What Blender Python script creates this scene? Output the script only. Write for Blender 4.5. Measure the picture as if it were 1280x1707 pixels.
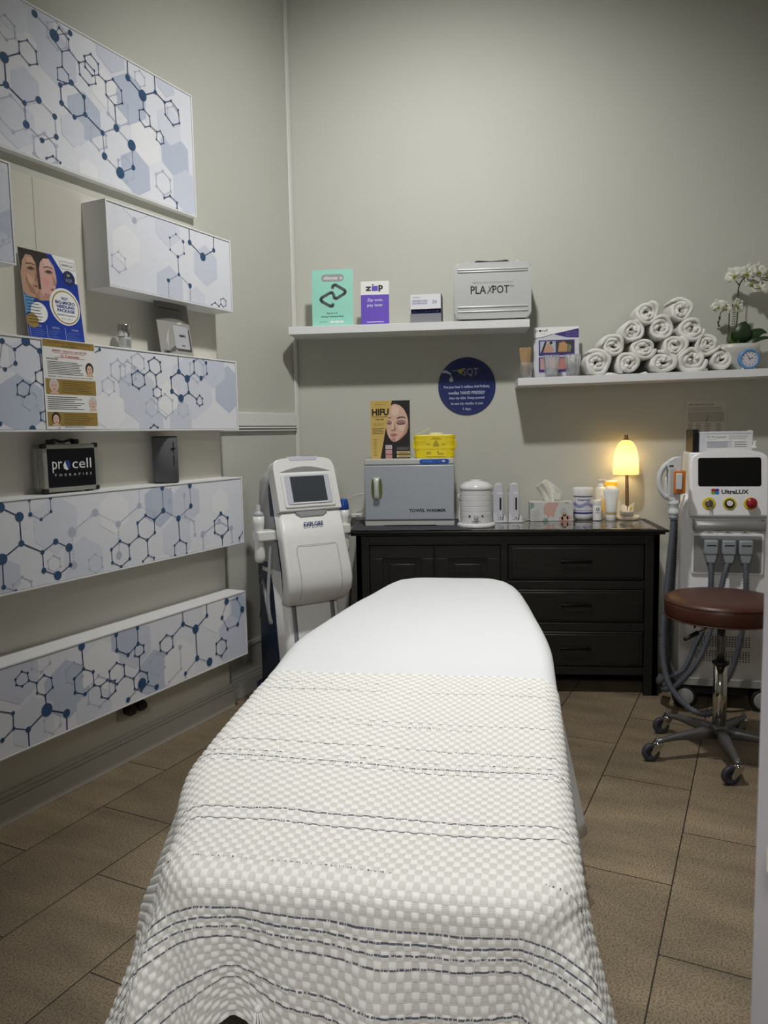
import bpy, bmesh, math, random
from mathutils import Vector, Matrix, noise
random.seed(7)
PI = math.pi
scene = bpy.context.scene
COL = scene.collection
for o in list(bpy.data.objects):
    bpy.data.objects.remove(o)

# ------------------------------------------------------------------ camera
FPX, H = 1282.0, 1.38
yaw, pit, rol = math.radians(5.85), math.radians(5.85), math.radians(-1.08)
FW = Vector((-math.sin(yaw)*math.cos(pit), math.cos(yaw)*math.cos(pit), -math.sin(pit)))
RT = Vector((math.cos(yaw), math.sin(yaw), 0)); UP = RT.cross(FW)
R_ = RT*math.cos(rol)+UP*math.sin(rol); U_ = UP*math.cos(rol)-RT*math.sin(rol)
cam_d = bpy.data.cameras.new('camera'); cam = bpy.data.objects.new('camera', cam_d); COL.objects.link(cam)
cam.matrix_world = Matrix(((R_.x, U_.x, -FW.x, 0), (R_.y, U_.y, -FW.y, 0), (R_.z, U_.z, -FW.z, H), (0, 0, 0, 1)))
cam_d.sensor_fit = 'VERTICAL'; cam_d.sensor_height = 36; cam_d.lens = 36*FPX/1707.0
cam_d.clip_start = .02
cam_d.dof.use_dof = True; cam_d.dof.focus_distance = 2.6; cam_d.dof.aperture_fstop = cam_d.lens/2.2
scene.camera = cam

# ------------------------------------------------------------------ world, lights, exposure
w = bpy.data.worlds.new('world'); scene.world = w; w.use_nodes = True
w.node_tree.nodes['Background'].inputs[0].default_value = (.82, .88, 1, 1)
w.node_tree.nodes['Background'].inputs[1].default_value = .12
scene.view_settings.view_transform = 'Standard'; scene.view_settings.look = 'None'
scene.view_settings.gamma = 1; scene.view_settings.use_curve_mapping = False
scene.view_settings.exposure = 0.0

def area(name, loc, size, power, col, spread=180, rot=(0, 0, 0)):
    l = bpy.data.lights.new(name, 'AREA'); l.shape = 'DISK'; l.size = size; l.energy = power; l.color = col
    l.spread = math.radians(spread)
    o = bpy.data.objects.new(name, l); o.location = loc; o.rotation_euler = rot; COL.objects.link(o); return o
def spot(name, loc, to, half, blend, power, col, soft):
    l = bpy.data.lights.new(name, 'SPOT'); l.energy = power; l.color = col; l.spot_size = math.radians(2*half); l.spot_blend = blend; l.shadow_soft_size = soft
    o = bpy.data.objects.new(name, l); o.location = loc; COL.objects.link(o)
    o.rotation_euler = (Vector(to)-Vector(loc)).to_track_quat('-Z', 'Y').to_euler(); return o
# recessed spot washing the back wall; added fill lamps over bed and beyond doorway
LIGHTS = [((-.05, 2.55, 3.84), .20), ((.22, 1.75, 3.84), .14)]
spot('ceiling_light_glow', (-.05, 2.55, 3.80), (-.05, 4.10, 1.40), 66, .96, 208, (1, .995, .965), .085)
spot('ceiling_light_glow', (.22, 1.75, 3.80), (.16, 1.78, 0), 24, 1, 190, (1, .995, .975), .06)  # added narrow spot, put in to brighten the bed
area('doorway_fill_glow', (-.25, -.75, 2.35), .5, 32, (1, .985, .955), 170, (math.radians(38), 0, 0))  # added unseen fill lamp, lifts the blanket's front and low front faces

# ------------------------------------------------------------------ helpers
def srgb(r, g, b):
    def f(c):
        c /= 255.0
        return c/12.92 if c <= .04045 else ((c+.055)/1.055)**2.4
    return (f(r), f(g), f(b), 1)

def mat(name, col, rough=.5, metal=0, var=.03, nscale=30, bump=0, bscale=200, **kw):
    m = bpy.data.materials.new(name); m.use_nodes = True
    nt = m.node_tree; b = nt.nodes['Principled BSDF']
    c = srgb(*col)
    b.inputs['Roughness'].default_value = rough; b.inputs['Metallic'].default_value = metal
    tc = nt.nodes.new('ShaderNodeTexCoord')
    nz = nt.nodes.new('ShaderNodeTexNoise'); nz.inputs['Scale'].default_value = nscale
    nt.links.new(tc.outputs['Object'], nz.inputs['Vector'])
    mx = nt.nodes.new('ShaderNodeMix'); mx.data_type = 'RGBA'
    mx.inputs[6].default_value = tuple(min(1, x*(1-var)) for x in c[:3])+(1,)
    mx.inputs[7].default_value = tuple(min(1, x*(1+var)) for x in c[:3])+(1,)
    nt.links.new(nz.outputs[0], mx.inputs[0]); nt.links.new(mx.outputs[2], b.inputs['Base Color'])
    if bump:
        n2 = nt.nodes.new('ShaderNodeTexNoise'); n2.inputs['Scale'].default_value = bscale
        nt.links.new(tc.outputs['Object'], n2.inputs['Vector'])
        bp = nt.nodes.new('ShaderNodeBump'); bp.inputs['Strength'].default_value = bump; bp.inputs['Distance'].default_value = .002
        nt.links.new(n2.outputs[0], bp.inputs['Height']); nt.links.new(bp.outputs[0], b.inputs['Normal'])
    for k, v in kw.items():
        b.inputs[k.replace('_', ' ')].default_value = v
    return m

MC = {}
def C_(r, g, b, rough=.55, metal=0, **kw):
    k = (r, g, b, rough, metal)+tuple(sorted(kw.items()))
    if k not in MC:
        MC[k] = mat('paint_%d_%d_%d' % (r, g, b), (r, g, b), rough, metal, **kw)
    return MC[k]

def circ(cx, cz, r, n=20, rz=None, a0=0):
    rz = r if rz is None else rz
    return [(cx+r*math.cos(a0+2*PI*i/n), cz+rz*math.sin(a0+2*PI*i/n)) for i in range(n)]
def rrect(x0, x1, z0, z1, r, n=5):
    P = []
    for cx, cz, a in ((x1-r, z1-r, 0), (x0+r, z1-r, 90), (x0+r, z0+r, 180), (x1-r, z0+r, 270)):
        for i in range(n+1):
            t = math.radians(a+90*i/n); P.append((cx+r*math.cos(t), cz+r*math.sin(t)))
    return P
def clip(P, R):
    if R is None: return P
    x0, x1, z0, z1 = R
    for ax, lim, sg in ((0, x0, 1), (0, x1, -1), (1, z0, 1), (1, z1, -1)):
        out = []
        for i in range(len(P)):
            a, b = P[i-1], P[i]; da, db = sg*(a[ax]-lim), sg*(b[ax]-lim)
            if (da >= 0) != (db >= 0):
                t = da/(da-db); out.append((a[0]+(b[0]-a[0])*t, a[1]+(b[1]-a[1])*t))
            if db >= 0: out.append(b)
        P = out
        if len(P) < 3: return []
    return P

_txt = {}
def text_tris(s, bold):
    k = (s, bold)
    if k in _txt: return _txt[k]
    c = bpy.data.curves.new('t', 'FONT'); c.body = s; c.resolution_u = 2; c.offset = bold; c.align_x = 'LEFT'
    o = bpy.data.objects.new('t', c); COL.objects.link(o); bpy.context.view_layer.update()
    me = bpy.data.meshes.new_from_object(o.evaluated_get(bpy.context.evaluated_depsgraph_get()))
    V = [(v.co.x, v.co.y) for v in me.vertices]; F = [tuple(p.vertices) for p in me.polygons]
    bpy.data.objects.remove(o); bpy.data.curves.remove(c); bpy.data.meshes.remove(me)
    x0 = min(v[0] for v in V); x1 = max(v[0] for v in V); z0 = min(v[1] for v in V); z1 = max(v[1] for v in V)
    _txt[k] = ([((v[0]-x0)/(x1-x0), (v[1]-z0)/(z1-z0)) for v in V], F, (x1-x0)/(z1-z0))
    return _txt[k]

class MB:
    def __init__(s):
        s.bm = bmesh.new(); s.mats = []; s.T = Matrix.Identity(4); s.tri = False
    def mi(s, m):
        if m not in s.mats: s.mats.append(m)
        return s.mats.index(m)
    def v(s, x, y, z): return s.bm.verts.new(s.T @ Vector((x, y, z)))
    def face(s, vs, m, sm=False):
        try: f = s.bm.faces.new(vs)
        except ValueError: return None
        f.material_index = s.mi(m); f.smooth = sm; return f
    def box(s, x0, x1, y0, y1, z0, z1, m, bev=0, seg=2, sm=False):
        vs = [s.v(x, y, z) for x in (x0, x1) for y in (y0, y1) for z in (z0, z1)]
        fs = [s.face([vs[i] for i in q], m, sm) for q in ((0, 1, 3, 2), (4, 6, 7, 5), (0, 4, 5, 1), (2, 3, 7, 6), (0, 2, 6, 4), (1, 5, 7, 3))]
        if bev: s._bev(fs, bev, seg)
        return s
    def _bev(s, fs, bev, seg, ang=.3):
        es = {e for f in fs for e in f.edges if len(e.link_faces) == 2}
        r = bmesh.ops.bevel(s.bm, geom=list(es), offset=bev, segments=seg, profile=.5, affect='EDGES', clamp_overlap=True)
        for f in r['faces']: f.smooth = True
    def prism(s, P, y0, y1, m, bev=0, seg=2, axis='y', sm=False):
        """P: 2D outline; axis y: (x,z) extruded in y; axis x: (y,z) extruded in x; axis z: (x,y) extruded in z"""
        def mk(p, t): return s.v(p[0], t, p[1]) if axis == 'y' else (s.v(t, p[0], p[1]) if axis == 'x' else s.v(p[0], p[1], t))
        a = [mk(p, y0) for p in P]; b = [mk(p, y1) for p in P]; n = len(P)
        fs = [s.face(a, m), s.face(b[::-1], m)]
        sd = [s.face([a[i], b[i], b[(i+1) % n], a[(i+1) % n]], m, sm) for i in range(n)]
        if bev:
            es = [e for f in fs if f for e in f.edges]
            r = bmesh.ops.bevel(s.bm, geom=es, offset=bev, segments=seg, profile=.5, affect='EDGES', clamp_overlap=True)
            for f in r['faces']: f.smooth = True
        return s
    def lathe(s, prof, m, c=(0, 0, 0), seg=28, axis='z', sm=True, cap=True):
        rings = []
        for r, h in prof:
            ring = []
            for i in range(seg):
                a = 2*PI*i/seg
                p = (r*math.cos(a), r*math.sin(a), h)
                if axis == 'y': p = (p[0], -p[2], p[1])
                if axis == 'x': p = (p[2], p[0], p[1])
                ring.append(s.v(c[0]+p[0], c[1]+p[1], c[2]+p[2]))
            rings.append(ring)
        for a, b in zip(rings, rings[1:]):
            for i in range(seg): s.face([a[i], a[(i+1) % seg], b[(i+1) % seg], b[i]], m, sm)
        if cap:
            s.face(rings[0][::-1], m); s.face(rings[-1], m)
        return s
    def tube(s, pts, r, m, seg=8, cap=True, closed=False, rib=None):
        pts = [Vector(p) for p in pts]; n = len(pts); rings = []
        up = None
        for i, p in enumerate(pts):
            t = (pts[min(i+1, n-1)]-pts[max(i-1, 0)])
            if closed: t = pts[(i+1) % n]-pts[i-1]
            if t.length < 1e-9: t = Vector((0, 0, 1))
            t.normalize()
            if up is None: up = t.orthogonal().normalized()
            up = (up-t*up.dot(t)).normalized(); sd = t.cross(up)
            rr = r[i] if isinstance(r, (list, tuple)) else r
            if rib and i % 2: rr *= rib
            rings.append([s.v(*(p+up*rr*math.cos(2*PI*k/seg)+sd*rr*math.sin(2*PI*k/seg))) for k in range(seg)])
        q = list(zip(rings, rings[1:]))
        if closed: q.append((rings[-1], rings[0]))
        for a, b in q:
            for k in range(seg): s.face([a[k], a[(k+1) % seg], b[(k+1) % seg], b[k]], m, True)
        if cap and not closed:
            s.face(rings[0][::-1], m); s.face(rings[-1], m)
        return s
    def ball(s, c, r, m, seg=14, rings=8, sc=(1, 1, 1)):
        prof = [(max(1e-4, math.sin(PI*i/rings))*r, -math.cos(PI*i/rings)*r) for i in range(rings+1)]
        T0 = s.T; s.T = s.T @ Matrix.Translation(c) @ Matrix.Diagonal((sc[0], sc[1], sc[2], 1))
        s.lathe(prof, m, seg=seg); s.T = T0; return s
    def flat(s, P, y, m, R=None):
        P = clip(P, R)
        if len(P) >= 3: s.face([s.v(p[0], y, p[1]) for p in P], m)
        return s
    def line(s, a, b, wd, y, m, R=None, dot=False):
        dx, dz = b[0]-a[0], b[1]-a[1]; L = math.hypot(dx, dz)
        if L < 1e-6: return s
        ux, uz = dx/L, dz/L; px, pz = -uz*wd/2, ux*wd/2
        if dot:
            n = max(2, int(L/(wd*2.3)))
            for i in range(n):
                t = (i+.5)/n
                s.flat(circ(a[0]+dx*t, a[1]+dz*t, wd*.72, 6), y, m, R)
        else:
            s.flat([(a[0]+px, a[1]+pz), (a[0]-px, a[1]-pz), (b[0]-px, b[1]-pz), (b[0]+px, b[1]+pz)], y, m, R)
        return s
    def poly(s, pts, wd, y, m, close=False, R=None, dot=False):
        pts = list(pts)
        if close: pts.append(pts[0])
        for a, b in zip(pts, pts[1:]): s.line(a, b, wd, y, m, R, dot)
        if not dot:
            for p in pts[1:-1] if not close else pts: s.flat(circ(p[0], p[1], wd/2, 8), y, m, R)
        return s
    def text(s, t, cx, cz, h, y, m, wd=None, bold=0.0, align='c', shear=0):
        V, F, asp = text_tris(t, bold)
        if wd is None: wd = h*asp
        x0 = cx-wd/2 if align == 'c' else (cx if align == 'l' else cx-wd)
        vs = [s.v(x0+v[0]*wd+shear*v[1]*h, y, cz-h/2+v[1]*h) for v in V]
        for f in F: s.face([vs[i] for i in f], m)
        return s
    def bars(s, x0, x1, z0, z1, n, y, m, fill=.45, ragged=.25):
        dz = (z1-z0)/n
        for i in range(n):
            z = z1-dz*(i+.5); e = x1-(x1-x0)*random.random()*ragged
            s.flat([(x0, z-dz*fill/2), (e, z-dz*fill/2), (e, z+dz*fill/2), (x0, z+dz*fill/2)], y, m)
        return s
    def build(s, name, parent=None, loc=None, rz=0, sub=0, **props):
        me = bpy.data.meshes.new(name); bmesh.ops.recalc_face_normals(s.bm, faces=[f for f in s.bm.faces]) if props.pop('recalc', True) else None
        s.bm.to_mesh(me); s.bm.free()
        for m in s.mats: me.materials.append(m)
        o = bpy.data.objects.new(name, me); COL.objects.link(o)
        if parent: o.parent = parent
        if loc: o.location = loc
        if rz: o.rotation_euler = (0, 0, rz)
        if sub:
            md = o.modifiers.new('sub', 'SUBSURF'); md.levels = sub; md.render_levels = sub
        for k, v in props.items(): o[k] = v
        return o

def tag(o, label, cat, group=None):
    o['label'] = label; o['category'] = cat
    if group: o['group'] = group
    return o
def thing(name, label, cat, loc, rz=0, group=None):
    o = bpy.data.objects.new(name, None); COL.objects.link(o); o.empty_display_size = .05
    o.location = loc; o.rotation_euler = (0, 0, rz); return tag(o, label, cat, group)
def struct(o):
    o['kind'] = 'structure'; return o

def spline(pts, n=8):
    """Catmull-Rom through pts"""
    P = [Vector(p) for p in pts]; P = [P[0]*2-P[1]]+P+[P[-1]*2-P[-2]]; out = []
    for i in range(1, len(P)-2):
        for k in range(n):
            t = k/n
            out.append(.5*((2*P[i])+(-P[i-1]+P[i+1])*t+(2*P[i-1]-5*P[i]+4*P[i+1]-P[i+2])*t*t+(-P[i-1]+3*P[i]-3*P[i+1]+P[i+2])*t**3))
    out.append(P[-2]); return out

# left wall frame: along the wall (away from the doorway), out of the wall, height
LA = math.radians(20.8)
LU = Vector((math.sin(LA), math.cos(LA), 0)); LN = Vector((math.cos(LA), -math.sin(LA), 0))
LROT = PI/2-LA
def LP(s_, z, c): return LU*s_+LN*c+Vector((0, 0, z))
YB = 4.48                      # back wall
WALL, PIER, BOXF = -2.485, -2.435, -2.31

# ------------------------------------------------------------------ setting materials
def wall_mat():
    m = mat('cream_wall_paint', (197, 197, 188), .6, var=.02, nscale=3, bump=.25, bscale=90)
    return m
M_WALL = wall_mat()
M_DIM = mat('pale_side_wall_paint', (196, 194, 186), .7, var=.02, nscale=3)
M_TRIM = mat('white_gloss_trim', (226, 226, 222), .35, var=.015)
M_PIER = mat('pale_board', (213, 210, 198), .55, var=.02, nscale=4)
M_WHITE = mat('white_laminate', (236, 237, 238), .38, var=.01)

def tile_mat():
    m = bpy.data.materials.new('floor_tiles'); m.use_nodes = True; nt = m.node_tree; b = nt.nodes['Principled BSDF']
    N = nt.nodes.new; L = nt.links.new
    tc = N('ShaderNodeTexCoord')
    sx = N('ShaderNodeSeparateXYZ')
    mp = N('ShaderNodeMapping'); mp.vector_type = 'POINT'
    # rotate so that x = along the tile courses, y = across
    th = math.radians(20.4)
    # u = x sin + y cos ; n = x cos - y sin
    def comb(a, b_, off):
        m1 = N('ShaderNodeMath'); m1.operation = 'MULTIPLY'; m1.inputs[1].default_value = a; L(sx.outputs[0], m1.inputs[0])
        m2 = N('ShaderNodeMath'); m2.operation = 'MULTIPLY_ADD'; m2.inputs[1].default_value = b_; L(sx.outputs[1], m2.inputs[0]); L(m1.outputs[0], m2.inputs[2])
        m3 = N('ShaderNodeMath'); m3.operation = 'ADD'; m3.inputs[1].default_value = off; L(m2.outputs[0], m3.inputs[0]); return m3
    L(tc.outputs['Object'], sx.inputs[0])
    TW, TL = .331, .682
    u = comb(math.sin(th), math.cos(th), -2.0105+TL*10); n = comb(math.cos(th), -math.sin(th), .2105+TW*21)
    cb = N('ShaderNodeCombineXYZ'); L(u.outputs[0], cb.inputs[0]); L(n.outputs[0], cb.inputs[1])
    br = N('ShaderNodeTexBrick'); L(cb.outputs[0], br.inputs['Vector'])
    br.offset = .5; br.inputs['Scale'].default_value = 1; br.inputs['Brick Width'].default_value = TL; br.inputs['Row Height'].default_value = TW
    br.inputs['Mortar Size'].default_value = .0022; br.inputs['Mortar Smooth'].default_value = .1; br.inputs['Bias'].default_value = 0
    br.inputs['Color1'].default_value = srgb(156, 140, 115); br.inputs['Color2'].default_value = srgb(138, 124, 102); br.inputs['Mortar'].default_value = srgb(52, 42, 34)
    # streaky stone mottling + fine speckle
    s1 = N('ShaderNodeTexNoise'); s1.inputs['Scale'].default_value = 5; s1.inputs['Detail'].default_value = 6
    mp2 = N('ShaderNodeMapping'); mp2.inputs['Scale'].default_value = (1.6, .5, 1); L(cb.outputs[0], mp2.inputs[0]); L(mp2.outputs[0], s1.inputs['Vector'])
    s2 = N('ShaderNodeTexNoise'); s2.inputs['Scale'].default_value = 170; s2.inputs['Detail'].default_value = 3; L(cb.outputs[0], s2.inputs['Vector'])
    r1 = N('ShaderNodeValToRGB'); r1.color_ramp.elements[0].position = .35; r1.color_ramp.elements[1].position = .7
    r1.color_ramp.elements[0].color = (.72, .72, .72, 1); r1.color_ramp.elements[1].color = (1.12, 1.1, 1.08, 1); L(s1.outputs[0], r1.inputs[0])
    r2 = N('ShaderNodeValToRGB'); r2.color_ramp.elements[0].position = .39; r2.color_ramp.elements[1].position = .57
    r2.color_ramp.elements[0].color = (.45, .42, .40, 1); r2.color_ramp.elements[1].color = (1, 1, 1, 1); L(s2.outputs[0], r2.inputs[0])
    a = N('ShaderNodeMix'); a.data_type = 'RGBA'; a.blend_type = 'MULTIPLY'; a.inputs[0].default_value = 1; L(br.outputs[0], a.inputs[6]); L(r1.outputs[0], a.inputs[7])
    c = N('ShaderNodeMix'); c.data_type = 'RGBA'; c.blend_type = 'MULTIPLY'; c.inputs[0].default_value = .85; L(a.outputs[2], c.inputs[6]); L(r2.outputs[0], c.inputs[7])
    L(c.outputs[2], b.inputs['Base Color'])
    b.inputs['Roughness'].default_value = .48
    bp = N('ShaderNodeBump'); bp.inputs['Strength'].default_value = .5; bp.inputs['Distance'].default_value = .002
    ad = N('ShaderNodeMath'); ad.operation = 'MULTIPLY_ADD'; ad.inputs[1].default_value = -2; L(br.outputs[1], ad.inputs[0]); L(s2.outputs[0], ad.inputs[2])
    L(ad.outputs[0], bp.inputs['Height']); L(bp.outputs[0], b.inputs['Normal'])
    return m
M_TILE = tile_mat()

# ------------------------------------------------------------------ room shell
CX = (WALL+YB*math.sin(LA))/math.cos(LA)      # x of the left/back corner
ZC = 3.88
XR = 1.95
mb = MB(); mb.box(-3.3, 2.1, -1.2, 4.7, -.06, 0, M_TILE); struct(mb.build('floor'))
mb = MB(); mb.box(-3.3, 2.1, -1.2, 4.7, ZC, ZC+.06, M_DIM); struct(mb.build('ceiling'))
mb = MB(); mb.box(CX-.3, XR+.1, YB, YB+.1, 0, ZC, M_WALL); struct(mb.build('wall_back'))
mb = MB(); mb.box(XR, XR+.1, .45, YB+.1, 0, ZC, M_DIM); struct(mb.build('wall_right'))
def lwbox(mb, s0, s1, c0, c1, z0, z1, m, bev=0):
    """box in left wall frame, built in world coordinates"""
    T0 = mb.T; mb.T = Matrix.Translation(LP(s0, z0, c1)) @ Matrix.Rotation(LROT, 4, 'Z')
    mb.box(0, s1-s0, 0, c1-c0, 0, z1-z0, m, bev); mb.T = T0; return mb
mb = MB(); lwbox(mb, -.6, YB/math.cos(LA)-.84, WALL-.1, WALL, 0, ZC, M_WALL); struct(mb.build('wall_left'))
mb = MB(); lwbox(mb, .6, 3.06, WALL, PIER, 0, 2.335, M_PIER, .003)
lwbox(mb, 2.04, 2.042, PIER, PIER+.0006, 1.74, 2.335, C_(150, 148, 140)); struct(mb.build('wall_left_board'))
mb = MB(); mb.box(-2.6, -.74, .45, .57, 0, ZC, M_DIM); mb.box(.42, XR, .45, .57, 0, ZC, M_DIM); mb.box(-.74, .42, .45, .57, 2.1, ZC, M_DIM)
struct(mb.build('wall_front'))
# mouldings
mb = MB()
s1 = YB/math.cos(LA)-.94
s_end = (Vector((CX, YB, 0))).dot(LU)
lwbox(mb, 3.06, s_end-.035, WALL, WALL+.014, 1.432, 1.503, M_TRIM, .003)
lwbox(mb, 3.06, s_end-.035, WALL, WALL+.020, 1.418, 1.426, M_TRIM, .002)
lwbox(mb, 3.06, s_end-.035, WALL, WALL+.016, 1.404, 1.412, M_TRIM, .002)
struct(mb.build('trim_1'))
mb = MB(); lwbox(mb, 3.06, s_end, WALL, WALL+.018, .258, .284, M_TRIM, .004); struct(mb.build('trim_2'))
mb = MB(); lwbox(mb, s_end-.034, s_end-.004, WALL, WALL+.012, .28, ZC, M_TRIM, .003); struct(mb.build('trim_3'))
M_BASE = mat('baseboard_paint', (196, 194, 186), .4, var=.015)
mb = MB()
for a, b, c in ((.6, 3.075, PIER), (3.075, s_end, WALL)):
    lwbox(mb, a, b, c, c+.018, 0, .085, M_BASE, .002)
    lwbox(mb, a, b, c, c+.013, .085, .100, M_BASE, .004)
    lwbox(mb, a, b, c, c+.008, .100, .118, M_BASE, .003)
struct(mb.build('baseboard_left'))
mb = MB()
mb.box(CX, XR, YB-.018, YB, 0, .09, M_BASE, .002); mb.box(CX, XR, YB-.012, YB, .09, .125, M_BASE, .003); mb.box(CX, XR, YB-.018, YB, .2, .235, M_BASE, .003)
struct(mb.build('baseboard_back'))
# door jamb the camera looks past
M_JAMB = mat('jamb_paint', (198, 193, 200), .45, var=.02)
M_BRASS = mat('worn_steel', (190, 182, 160), .3, 1)
mb = MB(); mb.box(.2335, .42, .50, .62, 0, 2.1, M_JAMB, .004); mb.box(-.76, -.66, .45, .62, 0, 2.1, M_JAMB, .004); mb.box(-.76, .42, .45, .62, 2.1, 2.2, M_JAMB, .004)
d = struct(mb.build('door_1'))
mb = MB(); mb.box(.2313, .2335, .545, .575, 1.02, 1.10, M_BRASS, .0008); mb.box(.2215, .232, .553, .567, 1.05, 1.075, M_BRASS, .003)
mb.build('strike_plate', d)
# ceiling lights (fixtures around the glowing discs; the one above the bed foot is added)
M_LAMPRING = mat('light_ring', (235, 235, 230), .4)
M_GLOW = mat('lamp_diffuser', (255, 250, 235), .5, Emission_Color=(1, .96, .86, 1), Emission_Strength=6)
for i, (lc, sz) in enumerate(LIGHTS):
    t = thing('ceiling_light', ['round white ceiling light nearer the back wall', 'added smaller round white ceiling light brightening the foot of the bed'][i], 'light', (lc[0], lc[1], ZC))
    mb = MB(); mb.lathe([(sz/2+.002, -.0), (sz/2+.002, -.028), (sz/2+.012, -.03), (sz/2+.028, -.02), (sz/2+.03, 0)], M_LAMPRING, seg=40, cap=False); mb.build('light_ring', t)
    mb = MB(); mb.lathe([(.001, -.038), (sz/2, -.038), (sz/2, -.0365), (.001, -.0365)], M_GLOW, seg=40, cap=False); mb.build('diffuser', t)
# ------------------------------------------------------------------ printed molecule artwork on the display boxes
INK = C_(50, 84, 122, .5); INK2 = C_(50, 60, 98, .5)
PALE = C_(213, 218, 233, .45); PALE2 = C_(195, 204, 222, .45); PALE3 = C_(222, 226, 238, .45); PALEW = C_(242, 243, 247, .45)
GHOST = C_(188, 194, 212, .45); BASEP = C_(234, 236, 244, .42)

class Art:
    """artwork drawn in panel coordinates; traced points are turned into metres on the panel's own plane"""
    def __init__(s, s0, z0, c, rect, ox, oy, sc):
        s.s0, s.z0, s.c, s.R, s.ox, s.oy, s.sc = s0, z0, c, rect, ox, oy, sc
        s.m = MB(); s.k = 0
    def p(s, x, y):
        px, py = s.ox+x/s.sc, s.oy+y/s.sc
        d = R_*((px-640)/FPX)-U_*((py-853.5)/FPX)+FW
        P = Vector((0, 0, H)); t = (s.c-LN.dot(P))/LN.dot(d); P = P+d*t
        return (P.dot(LU)-s.s0, P.z-s.z0)
    def y(s): s.k += 1; return -.0004-.00003*s.k
    def disc(s, x, y, r, m=None, yy=None):
        a = s.p(x, y); b = s.p(x, y+r); rr = abs(b[1]-a[1])
        s.m.flat(circ(a[0], a[1], rr, 16 if r > 10 else 10), yy or s.y(), m or INK, s.R)
    def wid(s, x, y, wd):
        return abs(s.p(x, y+wd)[1]-s.p(x, y)[1])
    def chain(s, pts, r=6.5, wd=3.6, dot=False, close=False, m=None, mn=None, nodes=True):
        yl = s.y(); yn = s.y(); q = [s.p(a[0], a[1]) for a in pts]
        if close: q = q+[q[0]]
        for i in range(len(q)-1):
            s.m.line(q[i], q[i+1], s.wid(pts[i][0], pts[i][1], wd)*(1.15 if dot else 1), yl, m or INK2, s.R, dot)
        if nodes:
            for a in pts: s.disc(a[0], a[1], a[2] if len(a) > 2 else r, mn or m or INK, yn)
    def ring(s, pts, **k): s.chain(pts, close=True, **k)
    def hexa(s, x, y, r, m):
        """filled pale hexagon, r = traced radius"""
        a = s.p(x, y); rr = abs(s.p(x, y+r)[1]-a[1])*1.22
        s.m.flat([(a[0]+rr*math.cos(PI/6+i*PI/3), a[1]+rr*math.sin(PI/6+i*PI/3)) for i in range(6)], s.y(), m, s.R)
    def ghost(s, x, y, r, dot=False, m=None):
        a = s.p(x, y); rr = abs(s.p(x, y+r)[1]-a[1]); yl = s.y(); yn = s.y(); m = m or GHOST
        Q = [(a[0]+rr*math.cos(PI/6+i*PI/3), a[1]+rr*math.sin(PI/6+i*PI/3)) for i in range(6)]
        for i in range(6):
            s.m.line(Q[i-1], Q[i], rr*.07, yl, m, s.R, dot); s.m.flat(circ(Q[i][0], Q[i][1], rr*.14, 10), yn, m, s.R)

def display_box(label, s0, s1, z0, z1, back, front, draw, seam=None, cat='shelf', group='printed wall boxes'):
    d = front-back
    t = thing('display_box', label, cat, LP(s0, z0, front), LROT, group)
    L, Hh = s1-s0, z1-z0
    mb = MB(); mb.box(0, L, .004, d, 0, Hh, M_WHITE, .0015); mb.build('box_body', t)
    fr = .007
    mb = MB()
    mb.box(0, L, -.003, .006, 0, fr, M_WHITE, .001); mb.box(0, L, -.003, .006, Hh-fr, Hh, M_WHITE, .001)
    mb.box(0, fr, -.003, .006, fr, Hh-fr, M_WHITE, .001); mb.box(L-fr, L, -.003, .006, fr, Hh-fr, M_WHITE, .001); mb.build('edge_frame', t)
    mb = MB(); g = .0015
    mb.flat([(fr, fr), (L-fr, fr), (L-fr, Hh-fr), (fr, Hh-fr)], .0005, C_(90, 92, 98))
    mb.flat([(fr+g, fr+g), (L-fr-g, fr+g), (L-fr-g, Hh-fr-g), (fr+g, Hh-fr-g)], 0, BASEP)
    if seam: mb.box(seam, seam+.0015, -.0025, 0, fr, Hh-fr, C_(90, 92, 98))
    A = Art(s0, z0, front, (fr+g, L-fr-g, fr+g, Hh-fr-g), *draw[0]); A.m = mb
    draw[1](A)
    mb.build('printed_face', t, recalc=False)
    return t

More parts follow.
